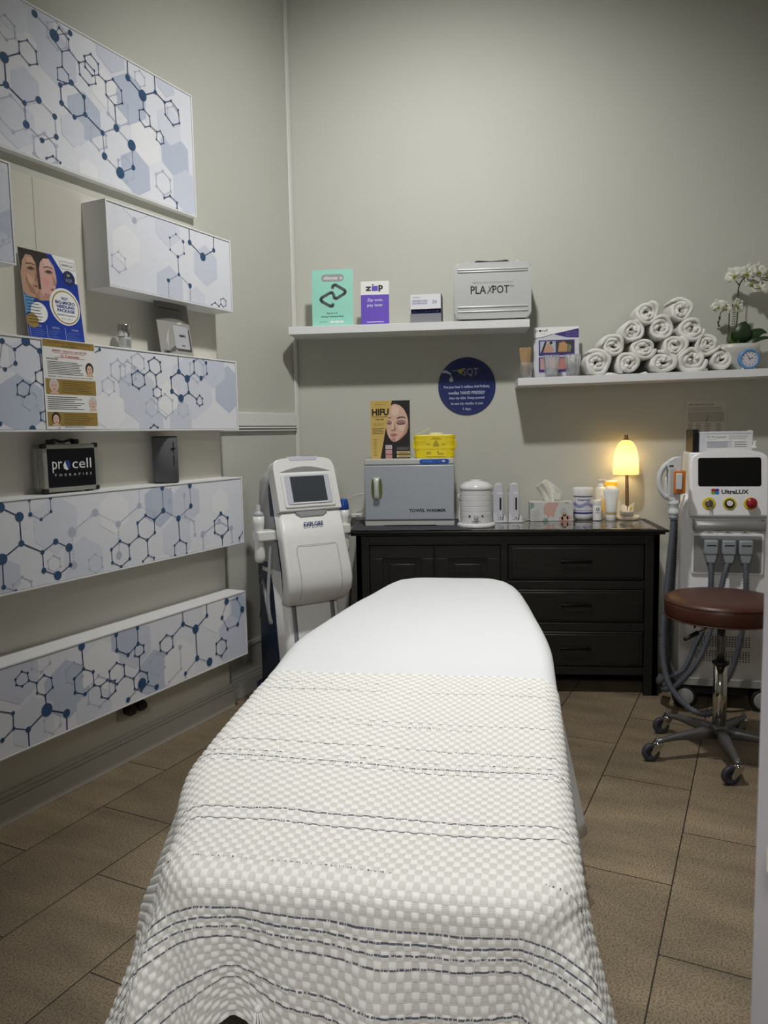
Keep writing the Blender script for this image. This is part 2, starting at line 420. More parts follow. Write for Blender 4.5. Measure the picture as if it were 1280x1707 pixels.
def art_top(A):
    for x, y, r, m in ((190, 110, 95, PALE), (460, 60, 70, PALE3), (290, 300, 115, PALE), (60, 60, 90, PALE3), (430, 590, 100, PALE2), (130, 440, 80, PALE), (660, 500, 105, PALE2), (530, 450, 80, PALEW), (740, 730, 95, PALEW),
                       (690, 880, 95, PALE2), (890, 790, 95, PALE2), (950, 980, 95, PALE), (560, 260, 90, PALE), (860, 640, 80, PALE3), (80, 620, 110, PALE3), (370, 660, 70, PALE3), (450, 880, 60, PALEW), (840, 420, 60, PALE)):
        A.hexa(x, y, r, m)
    for x, y, r in ((60, 580, 90), (500, 700, 60), (830, 930, 60), (290, 180, 70), (600, 560, 80), (710, 400, 40), (230, 760, 80), (640, 860, 60), (30, 140, 60), (880, 590, 50)): A.ghost(x, y, r)
    A.chain([(175, 15, 6), (175, 70, 19), (275, 180, 30), (355, 168, 15), (352, 118, 8)], dot=True)
    A.chain([(275, 180, 5), (298, 140), (347, 200), (350, 255), (313, 262), (280, 215, 4)])
    A.chain([(313, 262), (315, 340)]); A.ring([(315, 340), (347, 380), (352, 425), (323, 418), (293, 405), (290, 345)], r=5)
    A.chain([(350, 255), (400, 318)]); A.ring([(400, 318, 8), (433, 310), (478, 360), (485, 425), (450, 432), (405, 378)])
    A.ring([(428, 285), (460, 275), (498, 325), (500, 380), (468, 385), (432, 340)]); A.chain([(500, 380), (535, 415)])
    A.ring([(535, 415, 8), (572, 403, 8), (615, 460), (620, 525), (582, 535), (538, 482)]); A.chain([(582, 535), (590, 650, 18)], wd=4.5)
    A.ring([(305, 432, 13), (362, 420, 15), (425, 492, 12), (432, 582, 13), (377, 595, 13), (312, 523, 14)], wd=5)
    A.chain([(432, 582, 13), (520, 675, 13)], wd=5)
    A.ring([(520, 675, 13), (590, 650, 19), (668, 738, 27), (676, 852, 13), (610, 878, 28), (530, 793, 18)], dot=True)
    A.chain([(-60, 440), (30, 430, 18), (20, 292, 27), (97, 270, 7)], wd=6); A.ring([(97, 270), (95, 212), (137, 205), (182, 262), (188, 325), (148, 330)])
    A.chain([(30, 430), (123, 523, 13)], wd=6); A.ring([(123, 523, 13), (195, 508, 18), (277, 592, 14), (285, 695, 14), (213, 713, 13), (132, 633, 20)], dot=True)
    A.chain([(643, 270), (648, 395, 17), (723, 485, 28), (787, 468, 11), (782, 370, 19)], wd=5); A.chain([(787, 468), (835, 520, 8)], wd=4.5)
    A.ring([(835, 520), (867, 512), (903, 560), (910, 625), (877, 635), (838, 582)]); A.chain([(723, 485, 5), (727, 555)])
    A.ring([(727, 555), (758, 590), (762, 640), (735, 645), (708, 608), (705, 560)], r=5); A.chain([(762, 640, 5), (795, 670, 5)])
    A.ring([(795, 670), (812, 665), (828, 695), (830, 728), (815, 732), (793, 708)], r=4.5, wd=3)
    A.chain([(235, 803), (267, 793), (305, 827)]); A.chain([(833, 1005), (862, 995), (897, 1030), (898, 1060)])

def art_box2(A):
    for x, y, r, m in ((850, 1150, 85, PALE3), (865, 1460, 90, PALE), (1045, 1350, 85, PALE), (640, 1250, 90, PALEW), (1000, 1530, 60, PALE3)): A.hexa(x, y, r, m)
    A.chain([(600, 1030, 5), (683, 1120, 17), (760, 1095, 6)], dot=True, m=GHOST); A.ghost(603, 1332, 52)
    A.ring([(862, 1208), (893, 1190), (930, 1228, 9), (935, 1288), (903, 1305, 9), (864, 1268)], dot=True, wd=2.6)
    A.chain([(903, 1305, 9), (908, 1395, 10)]); A.chain([(858, 1520), (855, 1425, 11), (908, 1395, 10), (965, 1452, 13), (968, 1540)], dot=True)
    A.chain([(958, 1130), (963, 1232, 14), (1030, 1305, 22), (1085, 1272, 12), (1083, 1180)], wd=5)
    A.chain([(1075, 1548, 5), (1092, 1537, 5), (1112, 1556, 5), (1122, 1545, 5)], wd=3); A.ring([(1122, 1545), (1120, 1522), (1135, 1515), (1148, 1530), (1147, 1552), (1135, 1560)], r=3.5, wd=2.6)

def art_box3(A):
    for x, y, r, m in ((105, 590, 130, PALE2), (130, 360, 90, PALE3), (700, 540, 115, PALE), (980, 500, 140, PALE3), (1160, 515, 98, PALE2), (770, 690, 80, PALE), (920, 670, 75, PALE), (1080, 400, 90, PALE), (850, 560, 70, PALEW), (560, 620, 90, PALEW)): A.hexa(x, y, r, m)
    for x, y, r in ((550, 500, 45), (600, 420, 55), (650, 430, 60), (840, 600, 60), (930, 620, 40), (770, 610, 45), (1000, 420, 60), (150, 570, 50), (700, 380, 50)): A.ghost(x, y, r)
    A.chain([(-5, 395), (10, 270, 15)], dot=True); A.chain([(10, 270, 15), (73, 312, 10)], dot=True); A.chain([(73, 312, 10), (130, 270, 26), (200, 320, 15), (210, 415, 7)], wd=6)
    A.chain([(73, 312), (78, 383, 12), (25, 413, 11), (-8, 395)], dot=True)
    A.chain([(240, 405), (210, 415), (180, 430), (182, 472), (215, 492), (240, 480)]); A.chain([(182, 472), (152, 493)])
    A.ring([(152, 493), (147, 537), (122, 553), (88, 540), (87, 492), (115, 470)]); A.chain([(240, 618), (205, 635), (207, 670), (240, 685)]); A.disc(165, 718, 20); A.disc(0, 690, 12)
    A.chain([(505, 313, 9), (470, 335)])
    A.ring([(668, 440), (698, 420), (730, 443), (735, 490), (705, 512), (672, 490)]); A.chain([(730, 443), (760, 418)])
    A.ring([(760, 418), (753, 373), (782, 353), (812, 377), (817, 423), (790, 443)]); A.chain([(790, 443), (795, 500)])
    A.ring([(795, 500), (817, 517), (818, 547), (798, 560), (778, 547), (777, 515)], r=5, wd=3)
    A.chain([(902, 330, 4), (907, 425, 13)], wd=4.5); A.ring([(907, 425, 13), (950, 460, 19), (957, 530, 9), (918, 560, 20), (872, 525, 13), (867, 455, 8)], wd=4.5)
    A.chain([(957, 530), (998, 565)]); A.ring([(998, 565), (1012, 545), (1027, 562), (1027, 590), (1013, 598), (998, 585)], r=5, wd=3)
    A.chain([(950, 460), (985, 430, 8)]); A.ring([(985, 430, 8), (983, 372, 8), (1015, 350), (1045, 380, 9), (1050, 435), (1020, 458, 12)], dot=True)
    A.chain([(762, 712, 6), (780, 695, 6), (800, 708, 6)])

def art_box4(A):
    for x, y, r, m in ((285, 530, 125, PALE3), (430, 730, 115, PALE3), (810, 430, 95, PALE2), (950, 420, 90, PALE), (900, 600, 95, PALE3), (30, 800, 80, PALE), (580, 470, 90, PALEW), (1120, 420, 60, PALEW)): A.hexa(x, y, r, m)
    A.chain([(705, 340), (707, 435, 15)], dot=True, m=GHOST); A.chain([(707, 435, 15), (600, 530, 18)], m=GHOST, wd=6)
    A.chain([(375, 740, 21), (365, 570, 26), (483, 470, 20), (600, 530, 18), (605, 688, 20)], dot=True, m=GHOST, wd=6)
    A.ghost(485, 730, 48); A.ghost(115, 860, 62); A.ghost(275, 730, 42)
    A.chain([(862, 410, 14), (865, 350)], dot=True, m=GHOST); A.chain([(785, 475, 17), (707, 435)], dot=True, m=GHOST); A.chain([(1030, 580, 17), (1112, 515, 15), (1175, 550, 14), (1180, 620)], m=GHOST, wd=6)
    A.chain([(935, 383, 12), (940, 490, 10), (985, 515), (990, 583, 10)], m=GHOST, wd=4); A.chain([(1033, 670), (1030, 580)], m=GHOST, wd=5)
    A.chain([(-60, 420), (0, 445, 27), (98, 492, 25), (108, 627, 17), (10, 708, 30), (18, 850, 13)], wd=6.5); A.chain([(18, 850), (80, 870, 10)], dot=True)
    A.chain([(108, 627), (215, 672, 12)], wd=6.5); A.ring([(215, 672, 12), (282, 618, 16), (350, 648, 22), (357, 737, 12), (293, 790, 23), (222, 765, 15)], wd=4.5)
    A.chain([(150, 380), (148, 408, 9), (153, 480, 12), (208, 505, 9), (258, 465, 9), (255, 398, 9), (255, 370)], dot=True)
    A.ring([(565, 658, 9), (608, 615, 9), (655, 635, 9), (658, 705, 9), (615, 745, 9), (570, 725, 9)], wd=4); A.chain([(655, 635), (703, 590)])
    A.ring([(703, 590, 9), (698, 523, 9), (738, 485, 9), (783, 507, 9), (785, 572, 9), (747, 610, 9)], wd=4); A.chain([(747, 610), (752, 688)])
    A.chain([(720, 735), (725, 718), (752, 688), (782, 700), (782, 730)]); A.chain([(783, 507), (828, 460, 14)], wd=5)
    A.chain([(823, 345, 13), (828, 460, 14), (905, 500, 16), (968, 437, 13), (963, 333, 14)], dot=True); A.chain([(905, 500), (912, 610, 8)], wd=5)
    A.ring([(912, 610), (945, 627), (947, 677), (917, 700), (887, 687), (885, 638)]); A.ring([(1120, 475, 11), (1155, 497, 9), (1158, 557), (1127, 592, 11), (1090, 572, 8), (1088, 513)], wd=4)
    A.chain([(1127, 592), (1130, 660)], wd=4.5); A.chain([(1240, 560), (1233, 568), (1215, 598, 7), (1217, 650)])

def art_box5(A):
    for x, y, r, m in ((300, 530, 110, PALE2), (450, 430, 100, PALEW), (600, 330, 90, PALE), (690, 460, 90, PALE2), (80, 480, 100, PALE), (150, 680, 100, PALE3), (800, 420, 95, PALEW), (960, 180, 85, PALEW), (1050, 300, 110, PALE), (420, 620, 90, PALE3), (550, 300, 70, PALE2), (1060, 160, 50, PALE2)): A.hexa(x, y, r, m)
    A.chain([(800, 345, 12), (805, 440), (750, 500)], m=GHOST, wd=5); A.ghost(232, 680, 48); A.ghost(700, 420, 50); A.ghost(180, 400, 55, dot=True); A.ghost(440, 540, 70); A.ghost(330, 460, 50)
    A.ring([(68, 487), (95, 452), (122, 458), (127, 492), (98, 517), (72, 512)]); A.chain([(127, 492), (162, 502)])
    A.ring([(162, 502), (195, 468), (228, 480), (233, 522), (200, 557), (165, 547)]); A.chain([(200, 557), (208, 622, 30)], wd=6)
    A.chain([(298, 730), (295, 637, 19), (208, 622, 30), (125, 710, 14), (130, 800)], wd=6.5); A.chain([(125, 710), (60, 705, 9), (57, 637, 10), (-10, 628)], wd=4.5); A.chain([(60, 705), (10, 757, 11)], wd=4.5)
    A.chain([(360, 320), (362, 340, 18), (370, 440, 9)], wd=5); A.ring([(370, 440, 8), (413, 453, 9), (417, 512, 8), (377, 552, 10), (333, 545, 9), (330, 483, 8)], wd=4)
    A.chain([(417, 512), (445, 517)]); A.ring([(445, 517), (475, 490), (510, 492), (512, 537), (480, 572), (450, 565)], wd=4)
    A.ring([(485, 450), (517, 413), (550, 423), (553, 470), (520, 507), (488, 495)], wd=4); A.chain([(553, 470), (593, 483)])
    A.ring([(593, 483), (620, 447), (653, 457), (658, 497), (628, 537), (597, 528)], wd=4)
    A.chain([(515, 270), (515, 288, 11), (518, 357, 10), (568, 377, 10), (612, 328, 10), (610, 258, 10), (608, 230)], wd=4)
    A.ring([(612, 328), (637, 335), (638, 365), (617, 385), (598, 382), (598, 345)], r=6); A.chain([(618, 385), (620, 447)])
    A.disc(630, 505, 25); A.chain([(568, 577, 12), (630, 505, 6), (695, 520, 13)], dot=True)
    A.chain([(810, 170), (812, 240, 12), (868, 262, 20), (918, 203, 10), (917, 135)], wd=4.5); A.chain([(868, 262), (875, 392, 13)], wd=5)
    A.chain([(823, 500), (823, 460, 10), (875, 392, 13), (930, 408, 19)], dot=True)
    A.chain([(812, 240), (765, 295)]); A.ring([(765, 295), (767, 342), (740, 370), (712, 358), (710, 322), (738, 290)])
    A.chain([(1003, 100), (1005, 140, 15)], wd=4); A.ring([(1005, 140, 15), (1052, 127, 8), (1075, 175, 14), (1055, 242, 10), (1010, 262, 8), (985, 212, 10)], dot=True)
    A.ring([(983, 305), (1003, 315), (1005, 348), (983, 382), (960, 372), (960, 328)])

def art_box1(A):
    A.hexa(40, 1130, 110, PALE2); A.hexa(-20, 950, 110, PALE3); A.hexa(20, 1290, 90, PALE); A.ghost(0, 1190, 60); A.chain([(15, 1225, 12), (75, 1195, 6)], m=GHOST, wd=5)

display_box('long printed display box with the white and gold flyer taped on its front', .95, 3.045, 1.408, 1.737, PIER, BOXF, ((0, 480, 3.048), art_box3), seam=.985)
display_box('long printed display box carrying the black case and the upright speaker', .95, 3.055, .855, 1.180, PIER, BOXF, ((0, 700, 3.048), art_box4))
display_box('lowest printed display box, just above the skirting board', .95, 3.050, .295, .616, PIER, BOXF, ((0, 950, 2.6667), art_box5))
display_box('short printed display box above the grey leaflet and silver bottle', 2.264, 3.034, 1.966, 2.297, PIER, BOXF, ((0, 0, 3.048), art_box2))
display_box('printed display box cut off by the left edge, beside the blue poster', 1.15, 1.850, 1.970, 2.308, PIER, BOXF, ((0, 0, 3.048), art_box1))
display_box('big flat printed panel at the top of the left wall', .9, 2.975, 2.409, 2.96, WALL, -2.455, ((0, 0, 3.048), art_top), cat='wall panel', group='printed wall boxes')

# ------------------------------------------------------------------ things on the left wall boxes
SK1, SK2, SK3 = C_(190, 150, 125), C_(214, 170, 158), C_(226, 190, 170); HAIR = C_(45, 38, 36); DARK = C_(28, 28, 32)
BLUE = C_(32, 62, 160, .35); GOLD = C_(160, 132, 66); GOLDL = C_(205, 180, 112); OFFW = C_(240, 240, 238)

# blue poster, leaning on the board
W_, H_ = .252, .33
t = MB(); y = -.0006
t.box(0, W_, 0, .0015, 0, H_, OFFW)
Y = lambda k: -.0003-.00012*k
t.flat([(0, 0), (W_, 0), (W_, .235), (.205, .245), (.165, .30), (.145, H_), (0, H_)], Y(1), BLUE)
t.flat([(0, .17), (.03, .155), (.075, .150), (.115, .155), (.145, .205), (.155, .235), (.150, .285), (.12, .325), (.07, H_), (0, H_)], Y(2), SK1)
t.flat([(0, .33), (0, .24), (.012, .285), (.03, .31), (.055, .31), (.068, .285), (.075, .325), (.115, .328), (.07, .33)], Y(5), HAIR)
t.flat([(.075, .19), (.085, .165), (.12, .155), (.14, .195), (.152, .225), (.155, .25), (.150, .285), (.13, .312), (.10, .32), (.083, .30), (.077, .26)], Y(3), SK2)
t.flat([(.072, .33), (.078, .255), (.088, .29), (.105, .308), (.13, .312), (.118, .33)], Y(5), HAIR)
t.flat([(.068, .335-.01), (.068, .19), (.080, .19), (.082, .325)], Y(4), C_(70, 52, 48))
for ex, ez, k in ((.045, .262, 1), (.122, .262, 1)):
    t.flat([(ex-.018, ez-.002), (ex, ez+.005), (ex+.018, ez+.001), (ex, ez-.004)], Y(6), C_(60, 45, 42)); t.poly([(ex-.02, ez+.013), (ex, ez+.019), (ex+.018, ez+.014)], .003, Y(6), HAIR)
t.poly([(.062, .245), (.066, .225), (.058, .220)], .003, Y(6), C_(130, 95, 80)); t.poly([(.143, .24), (.148, .22), (.140, .215)], .003, Y(6), C_(160, 110, 100))
t.flat([(.045, .199), (.058, .204), (.068, .2), (.058, .193)], Y(6), C_(150, 88, 80)); t.flat([(.12, .197), (.132, .203), (.141, .198), (.132, .19)], Y(6), C_(170, 90, 90))
for P, m in (([(.018, .21), (.03, .175), (.055, .165), (.05, .185), (.03, .205), (.022, .24)], C_(160, 120, 96)), ([(.022, .24), (.04, .235), (.052, .222), (.045, .205), (.028, .208)], C_(208, 168, 140)), ([(.03, .30), (.06, .302), (.062, .282), (.035, .280)], C_(205, 166, 140)),
             ([(.058, .262), (.066, .240), (.071, .224), (.062, .216), (.055, .219), (.060, .232)], C_(168, 126, 104)), ([(.088, .235), (.110, .240), (.122, .222), (.108, .2), (.090, .205)], C_(218, 158, 152)), ([(.10, .306), (.128, .306), (.138, .285), (.11, .280)], C_(226, 188, 174)),
             ([(.134, .262), (.146, .238), (.149, .222), (.140, .212), (.134, .218), (.138, .236)], C_(190, 142, 132)), ([(.085, .165), (.12, .155), (.135, .185), (.118, .178), (.092, .180)], C_(186, 140, 128)), ([(.046, .155), (.066, .152), (.072, .19), (.060, .175)], C_(172, 130, 108))):
    t.flat(P, Y(4.5), m)
for ex in (.045, .122): t.flat([(ex-.020, .2575), (ex-.005, .2685), (ex+.012, .268), (ex+.020, .259), (ex, .252)], Y(5.5), C_(150, 108, 92))
t.poly([(.0, .315), (.012, .325), (.03, .315)], .004, Y(6), C_(30, 24, 24)); t.flat([(.074, .327), (.10, .3295), (.118, .3295), (.10, .316), (.082, .312)], Y(6), C_(52, 42, 38))
t.flat(circ(.057, .105, .037, 28), Y(3), OFFW); t.flat([(.0, .165), (.045, .155), (.035, .135), (.018, .12), (.018, .1), (0, .095)], Y(4), C_(90, 150, 205))
t.flat(clip(circ(.024, .072, .026, 24), (0, 1, 0, 1)), Y(5), GOLD)
t.bars(.006, .07, .06, .16, 9, Y(6), DARK, .22)
t.flat(circ(.178, .140, .070, 40), Y(7), OFFW); t.flat(circ(.180, .138, .063, 40), Y(8), GOLD); t.flat(circ(.180, .138, .058, 40), Y(9), OFFW)
NV = C_(30, 52, 140)
for s_, z_, w_ in (('SQT', .170, .032), ('BIO-MICRO', .155, .092), ('NEEDLING', .140, .082), ('PACKAGE', .125, .080)): t.text(s_, .180, z_, .0125, Y(10), NV, w_, .045)
t.text('Revitalising & Resurfacing', .180, .108, .007, Y(10), DARK, .086, .03); t.text('$199 ea   $599 x3', .180, .094, .005, Y(10), DARK, .05)
t.text('SKINFOCUS', .213, .300, .008, Y(3), DARK, .052); t.poly(rrect(.180, .246, .286, .314, .002, 1), .0012, Y(3), C_(120, 120, 125), True)
t.flat(circ(.213, .252, .029, 28), Y(4), C_(28, 44, 96)); t.text('SQT', .213, .243, .013, Y(5), C_(190, 190, 200), .03)
t.flat([(.2, .262), (.215, .258), (.222, .268), (.212, .266), (.206, .272), (.209, .263)], Y(6), C_(200, 170, 60))
for x_, s_, in ((.035, 'PRICE'), (.115, 'DETAILS'), (.203, 'COURSES')): t.text(s_, x_+.008, .055, .007, Y(4), C_(200, 210, 240), .032)
for x_ in (.008, .082, .165): t.line((x_, .0), (x_, .060), .0015, Y(4), C_(190, 200, 235)); t.bars(x_+.006, x_+.07, .004, .046, 6, Y(4), C_(110, 135, 205), .2, .5)
o = t.build('promotional_poster', None, LP(1.946, 1.7375, -2.385), LROT, recalc=False); o.rotation_euler[0] = -.10
tag(o, 'blue treatment poster with two faces leaning on the left wall above the flyer', 'poster')

# flyer hanging over the front of box 3
W_, H_ = .238, .322
t = MB(); t.box(0, W_, 0, .0012, 0, H_, OFFW)
t.flat([(.003, .294), (W_-.003, .294), (W_-.003, .319), (.003, .319)], Y(1), GOLD)
t.text('ULA SKINTEC TRANSFORMATION', .12, .311, .0085, Y(2), C_(80, 60, 20), .19); t.text('& MORE!!!', .12, .299, .008, Y(2), C_(80, 60, 20), .07)
t.text('$8400+ Value for just $2100', .12, .281, .010, Y(2), C_(200, 30, 40), .155, .01); t.text('33 Treatments', .12, .265, .010, Y(2), C_(200, 30, 40), .082, .01)
for z_ in (.2745, .2585): t.line((.05, z_), (.19, z_), .001, Y(2), C_(200, 30, 40))
GR = C_(90, 90, 95)
t.text('WHAT IS INCLUDED', .015, .252, .006, Y(2), DARK, .05, .01, 'l')
t.bars(.018, .180, .196, .245, 8, Y(2), GR, .35, .2); t.text('BONUS - Home care pack and face mask included', .12, .189, .006, Y(2), DARK, .2)
for z0, z1 in ((.126, .181), (.012, .062)): t.flat([(.006, z0), (W_-.004, z0), (W_-.004, z1), (.006, z1)], Y(1), GOLD)
t.bars(.078, .228, .131, .176, 7, Y(2), C_(92, 74, 34), .3, .35); t.bars(.078, .228, .016, .058, 6, Y(2), C_(92, 74, 34), .3, .35); t.bars(.010, .180, .070, .120, 7, Y(2), GR, .35, .3)
def face(t, cx, cz, r, k, wrap=False):
    t.flat([(cx-r*.9, cz-r*1.25), (cx+r*.9, cz-r*1.25), (cx+r*.75, cz-r*.9), (cx-r*.75, cz-r*.9)], Y(k), SK3)
    t.flat(circ(cx, cz+r*.15, r*.95, 20, r*1.15), Y(k), HAIR if not wrap else C_(205, 205, 208)); t.flat(circ(cx, cz-.1*r, r*.68, 20, r*.9), Y(k+1), SK3)
    for sx in (-1, 1): t.flat(circ(cx+sx*r*.28, cz+r*.1, r*.13, 8, r*.06), Y(k+2), DARK)
    t.flat(circ(cx, cz-r*.5, r*.2, 8, r*.08), Y(k+2), C_(180, 70, 80))
face(t, .208, .222, .02, 3); face(t, .042, .155, .022, 3, True); face(t, .215, .095, .021, 3, True); face(t, .042, .037, .02, 3)
t.text('SKINFOCUS.COM.AU', .125, .008, .005, Y(2), C_(60, 60, 140), .09); t.poly(circ(.055, .005, .003, 8), .001, Y(2), C_(60, 60, 140), True)
o = t.build('price_flyer', None, LP(1.930, 1.416, BOXF+.0045), LROT, recalc=False)
tag(o, 'white and gold price flyer taped to the front of the printed box', 'flyer')

# silver serum bottle
t = thing('serum_bottle', 'small silver capped serum bottle between the blue poster and grey leaflet', 'bottle', LP(2.396, 1.737, -2.375), LROT)
SILV = mat('brushed_silver', (196, 196, 192), .22, 1); FROST = mat('frosted_bottle', (200, 202, 200), .25, .3)
mb = MB(); mb.lathe([(.0235, 0), (.025, .003), (.025, .05), (.0235, .054)], FROST); mb.build('bottle_body', t)
mb = MB(); mb.lathe([(.0235, .0545), (.0262, .056), (.0262, .1), (.025, .104), (.015, .1045)], SILV); mb.build('cap', t)
mb = MB(); mb.bars(-.014, .012, .012, .044, 4, -.0255, GR, .3); mb.build('bottle_label', t)

# grey curled leaflet
t = MB(); LG = C_(158, 156, 150); LGd = C_(120, 118, 112); n = 10
def cur(x, z): return -.006-.012*math.sin(PI*x/.21)-(.03*(1-z/.215))
def cflat(P, k, m):
    t.face([t.v(p[0], cur(p[0], p[1])-.0002*k, p[1]) for p in P], m)
for i in range(n):
    a, b = .21*i/n, .21*(i+1)/n
    for z0, z1, m in ((0, .145, LG), (.145, .228, LGd)):
        cflat([(a, z0), (b, z0), (b, z1), (a, z1)], 0, m)
def cpoly(P, m, k):
    # split in strips so it follows the curl
    for i in range(n):
        q = clip(P, (.21*i/n, .21*(i+1)/n, -1, 1))
        if len(q) >= 3: cflat(q, k, m)
for P in ([(.03, .05), (.045, .10), (.075, .14), (.055, .095), (.045, .055)], [(.07, .045), (.075, .11), (.09, .13), (.082, .08)], [(.18, .08), (.2, .12), (.205, .1), (.195, .06)], [(.05, .02), (.07, .012), (.11, .04), (.09, .045)], [(.15, .135), (.18, .142), (.175, .128)]):
    cpoly(P, C_(96, 94, 90), 2)
for P in ([(.045, .03), (.035, .06), (.06, .115), (.05, .07)], [(.12, .135), (.15, .14), (.14, .15), (.11, .142)]): cpoly(P, C_(200, 198, 192), 3)
cpoly(rrect(.092, .200, .020, .120, .008, 3), C_(70, 68, 66), 3)
cpoly(rrect(.085, .188, .030, .130, .008, 3), C_(186, 188, 192), 4)
t.text('DIMFA', .137, .088, .009, cur(.137, .088)-.0035, DARK, .042, .02); t.text('HYDRA', .137, .045, .005, cur(.137, .045)-.003, DARK, .022); t.text('DIMFA', .035, .012, .010, cur(.035, .01)-.0035, DARK, .05, .02)
cpoly([(.02, .197), (.15, .197), (.15, .203), (.02, .203)], C_(60, 58, 56), 2)
for i in range(4): cpoly([(.025, .186-.008*i), (.16, .186-.008*i), (.16, .1885-.008*i), (.025, .1885-.008*i)], C_(100, 98, 94), 2)
o = t.build('curled_leaflet', None, LP(2.578, 1.738, -2.385), LROT, recalc=False)
md = o.modifiers.new('s', 'SOLIDIFY'); md.thickness = .0006; md.offset = 1
tag(o, 'grey curled leaflet picturing a pale box, leaning under the short printed box', 'leaflet')

# aluminium edged black case
t = thing('hard_case', 'small black carry case with silver edges and white lettering, on the long printed box', 'case', LP(1.945, 1.180, -2.385), LROT-.06)
ALU = mat('case_aluminium', (160, 160, 152), .38, .4); BLK = mat('case_black', (8, 10, 18), .5, Specular_IOR_Level=.25); BLKP = mat('black_plastic', (18, 18, 20), .5)
Wc, Hc, Dc = .242, .182, .062
def case_shell(y0, y1, nm):
    mb = MB(); mb.box(.004, Wc-.004, y0+.002, y1-.001, .009, Hc-.002, BLK); mb.build(nm, t)
    e = .019
    mb = MB(); mb.box(0, Wc, y0, y1, .006, .006+e, ALU, .004); mb.box(0, Wc, y0, y1, Hc-e, Hc, ALU, .004); mb.box(0, e, y0, y1, .006, Hc, ALU, .004); mb.box(Wc-e*.8, Wc, y0, y1, .006, Hc, ALU, .004)
    mb.build('edge_trim', t)
case_shell(-.034, -.002, 'front_shell'); case_shell(.002, .028, 'rear_shell')
for x_ in (.0, Wc-.016):
    for z_ in (.003, Hc-.016): mb = MB(); mb.box(x_-.002, x_+.018, -.036, -.012, z_, z_+.019, BLKP, .005); mb.build('corner_guard', t)
mb = MB(); mb.box(.045, .068, -.02, .012, Hc, Hc+.018, BLKP, .005); mb.box(.150, .172, -.02, .012, Hc, Hc+.018, BLKP, .005)
mb.tube(spline([(.056, -.004, Hc+.012), (.075, -.004, Hc+.016), (.11, -.004, Hc+.008), (.145, -.004, Hc+.016), (.160, -.004, Hc+.012)]), .005, BLKP); mb.build('handle', t)
mb = MB(); mb.box(.10, .125, -.03, -.002, Hc-.001, Hc+.006, ALU, .002); mb.build('latch', t)
for x_ in (.02, Wc-.045): mb = MB(); mb.box(x_, x_+.02, -.03, 0, 0, .007, BLKP, .002); mb.build('foot', t)
mb = MB(); yy = -.0348; WH = C_(235, 235, 235); 
mb.box(.0185, Wc-.016, -.0345, -.030, .024, Hc-.018, BLK)
mb.text('pr', .057, .098, .042, yy, WH, .042); mb.text('cell', .165, .109, .038, yy, WH, .086)
mb.flat([(.089+.002, .120), (.083, .105), (.085, .092), (.097, .085), (.104, .087), (.096, .104)], yy, WH); mb.flat([(.092, .122), (.108, .122), (.115, .108), (.111, .092), (.104, .087), (.096, .104)], yy, C_(30, 60, 130))
mb.text('T  H  E  R  A  P  I  E  S', .125, .068, .009, yy, WH, .165); mb.build('front_logo', t, recalc=False)

# speaker
t = thing('portable_speaker', 'dark grey upright portable speaker with a plus and minus, on the printed box', 'speaker', LP(2.597, 1.181, -2.372), LROT)
FAB = mat('speaker_fabric', (92, 92, 97), .9, bump=.5, bscale=900)
mb = MB(); mb.lathe([(.05, .003), (.054, .006), (.054, .196), (.05, .199)], FAB, seg=36); mb.build('fabric_body', t)
mb = MB(); mb.lathe([(.049, 0), (.0535, .002), (.0535, .0035), (.04, .004)], BLKP, seg=36); mb.build('end_cap', t)
mb = MB(); mb.lathe([(.052, .1985), (.054, .199), (.0535, .203), (.048, .204)], BLKP, seg=36); mb.build('end_cap', t)
mb = MB(); mb.box(-.020, .006, -.0556, -.05, .148, .152, BLKP); mb.box(-.009, -.005, -.0556, -.05, .130, .178, BLKP); mb.box(-.009, -.005, -.0556, -.05, .078, .120, BLKP); mb.build('plus_minus_buttons', t)

# wall socket with black plugs low on the board
t = thing('power_outlet', 'grey double power outlet with black plugs, under the lowest printed box', 'power outlet', LP(2.30, .185, PIER), LROT)
GRP = mat('outlet_plastic', (170, 168, 162), .4)
mb = MB(); mb.box(0, .13, -.010, 0, 0, .085, GRP, .003); mb.build('cover_plate', t)
for i, x_ in enumerate((.035, .095)):
    mb = MB(); mb.lathe([(.026, .0), (.026, .04), (.018, .055), (.008, .06)], BLKP, c=(x_, -.010, .05), axis='y', seg=20); 
    mb.lathe([(.028, .0), (.028, .012), (.026, .013)], GRP, c=(x_, -.010, .05), axis='y', seg=20)
    mb.build('plug', t)
# ------------------------------------------------------------------ back wall shelves
SF = 4.23
t = MB(); t.box(-.942, .365, SF, YB, 1.928, 1.970, M_WHITE, .0015); tag(t.build('wall_shelf'), 'upper white floating shelf with the silver case on its right end', 'shelf', 'white floating shelves')
RS = math.radians(-.80)
t = MB(); t.box(0, 1.50, 0, YB-SF, -.040, 0, M_WHITE, .0015)
o = t.build('wall_shelf'); o.location = (.302, SF, 1.660); o.rotation_euler = (0, RS, 0); tag(o, 'lower white floating shelf holding the rolled towels', 'shelf', 'white floating shelves')
def zR(x): return 1.660+math.tan(-RS)*(x-.302)

def board(name, label, cat, W, Hh, loc, draw, tilt=-.10, rz=0, th=.002, base=OFFW):
    t = MB(); t.box(0, W, 0, th, 0, Hh, base); draw(t)
    o = t.build(name, None, loc, rz, recalc=False); o.rotation_euler = (tilt, 0, rz); return tag(o, label, cat)

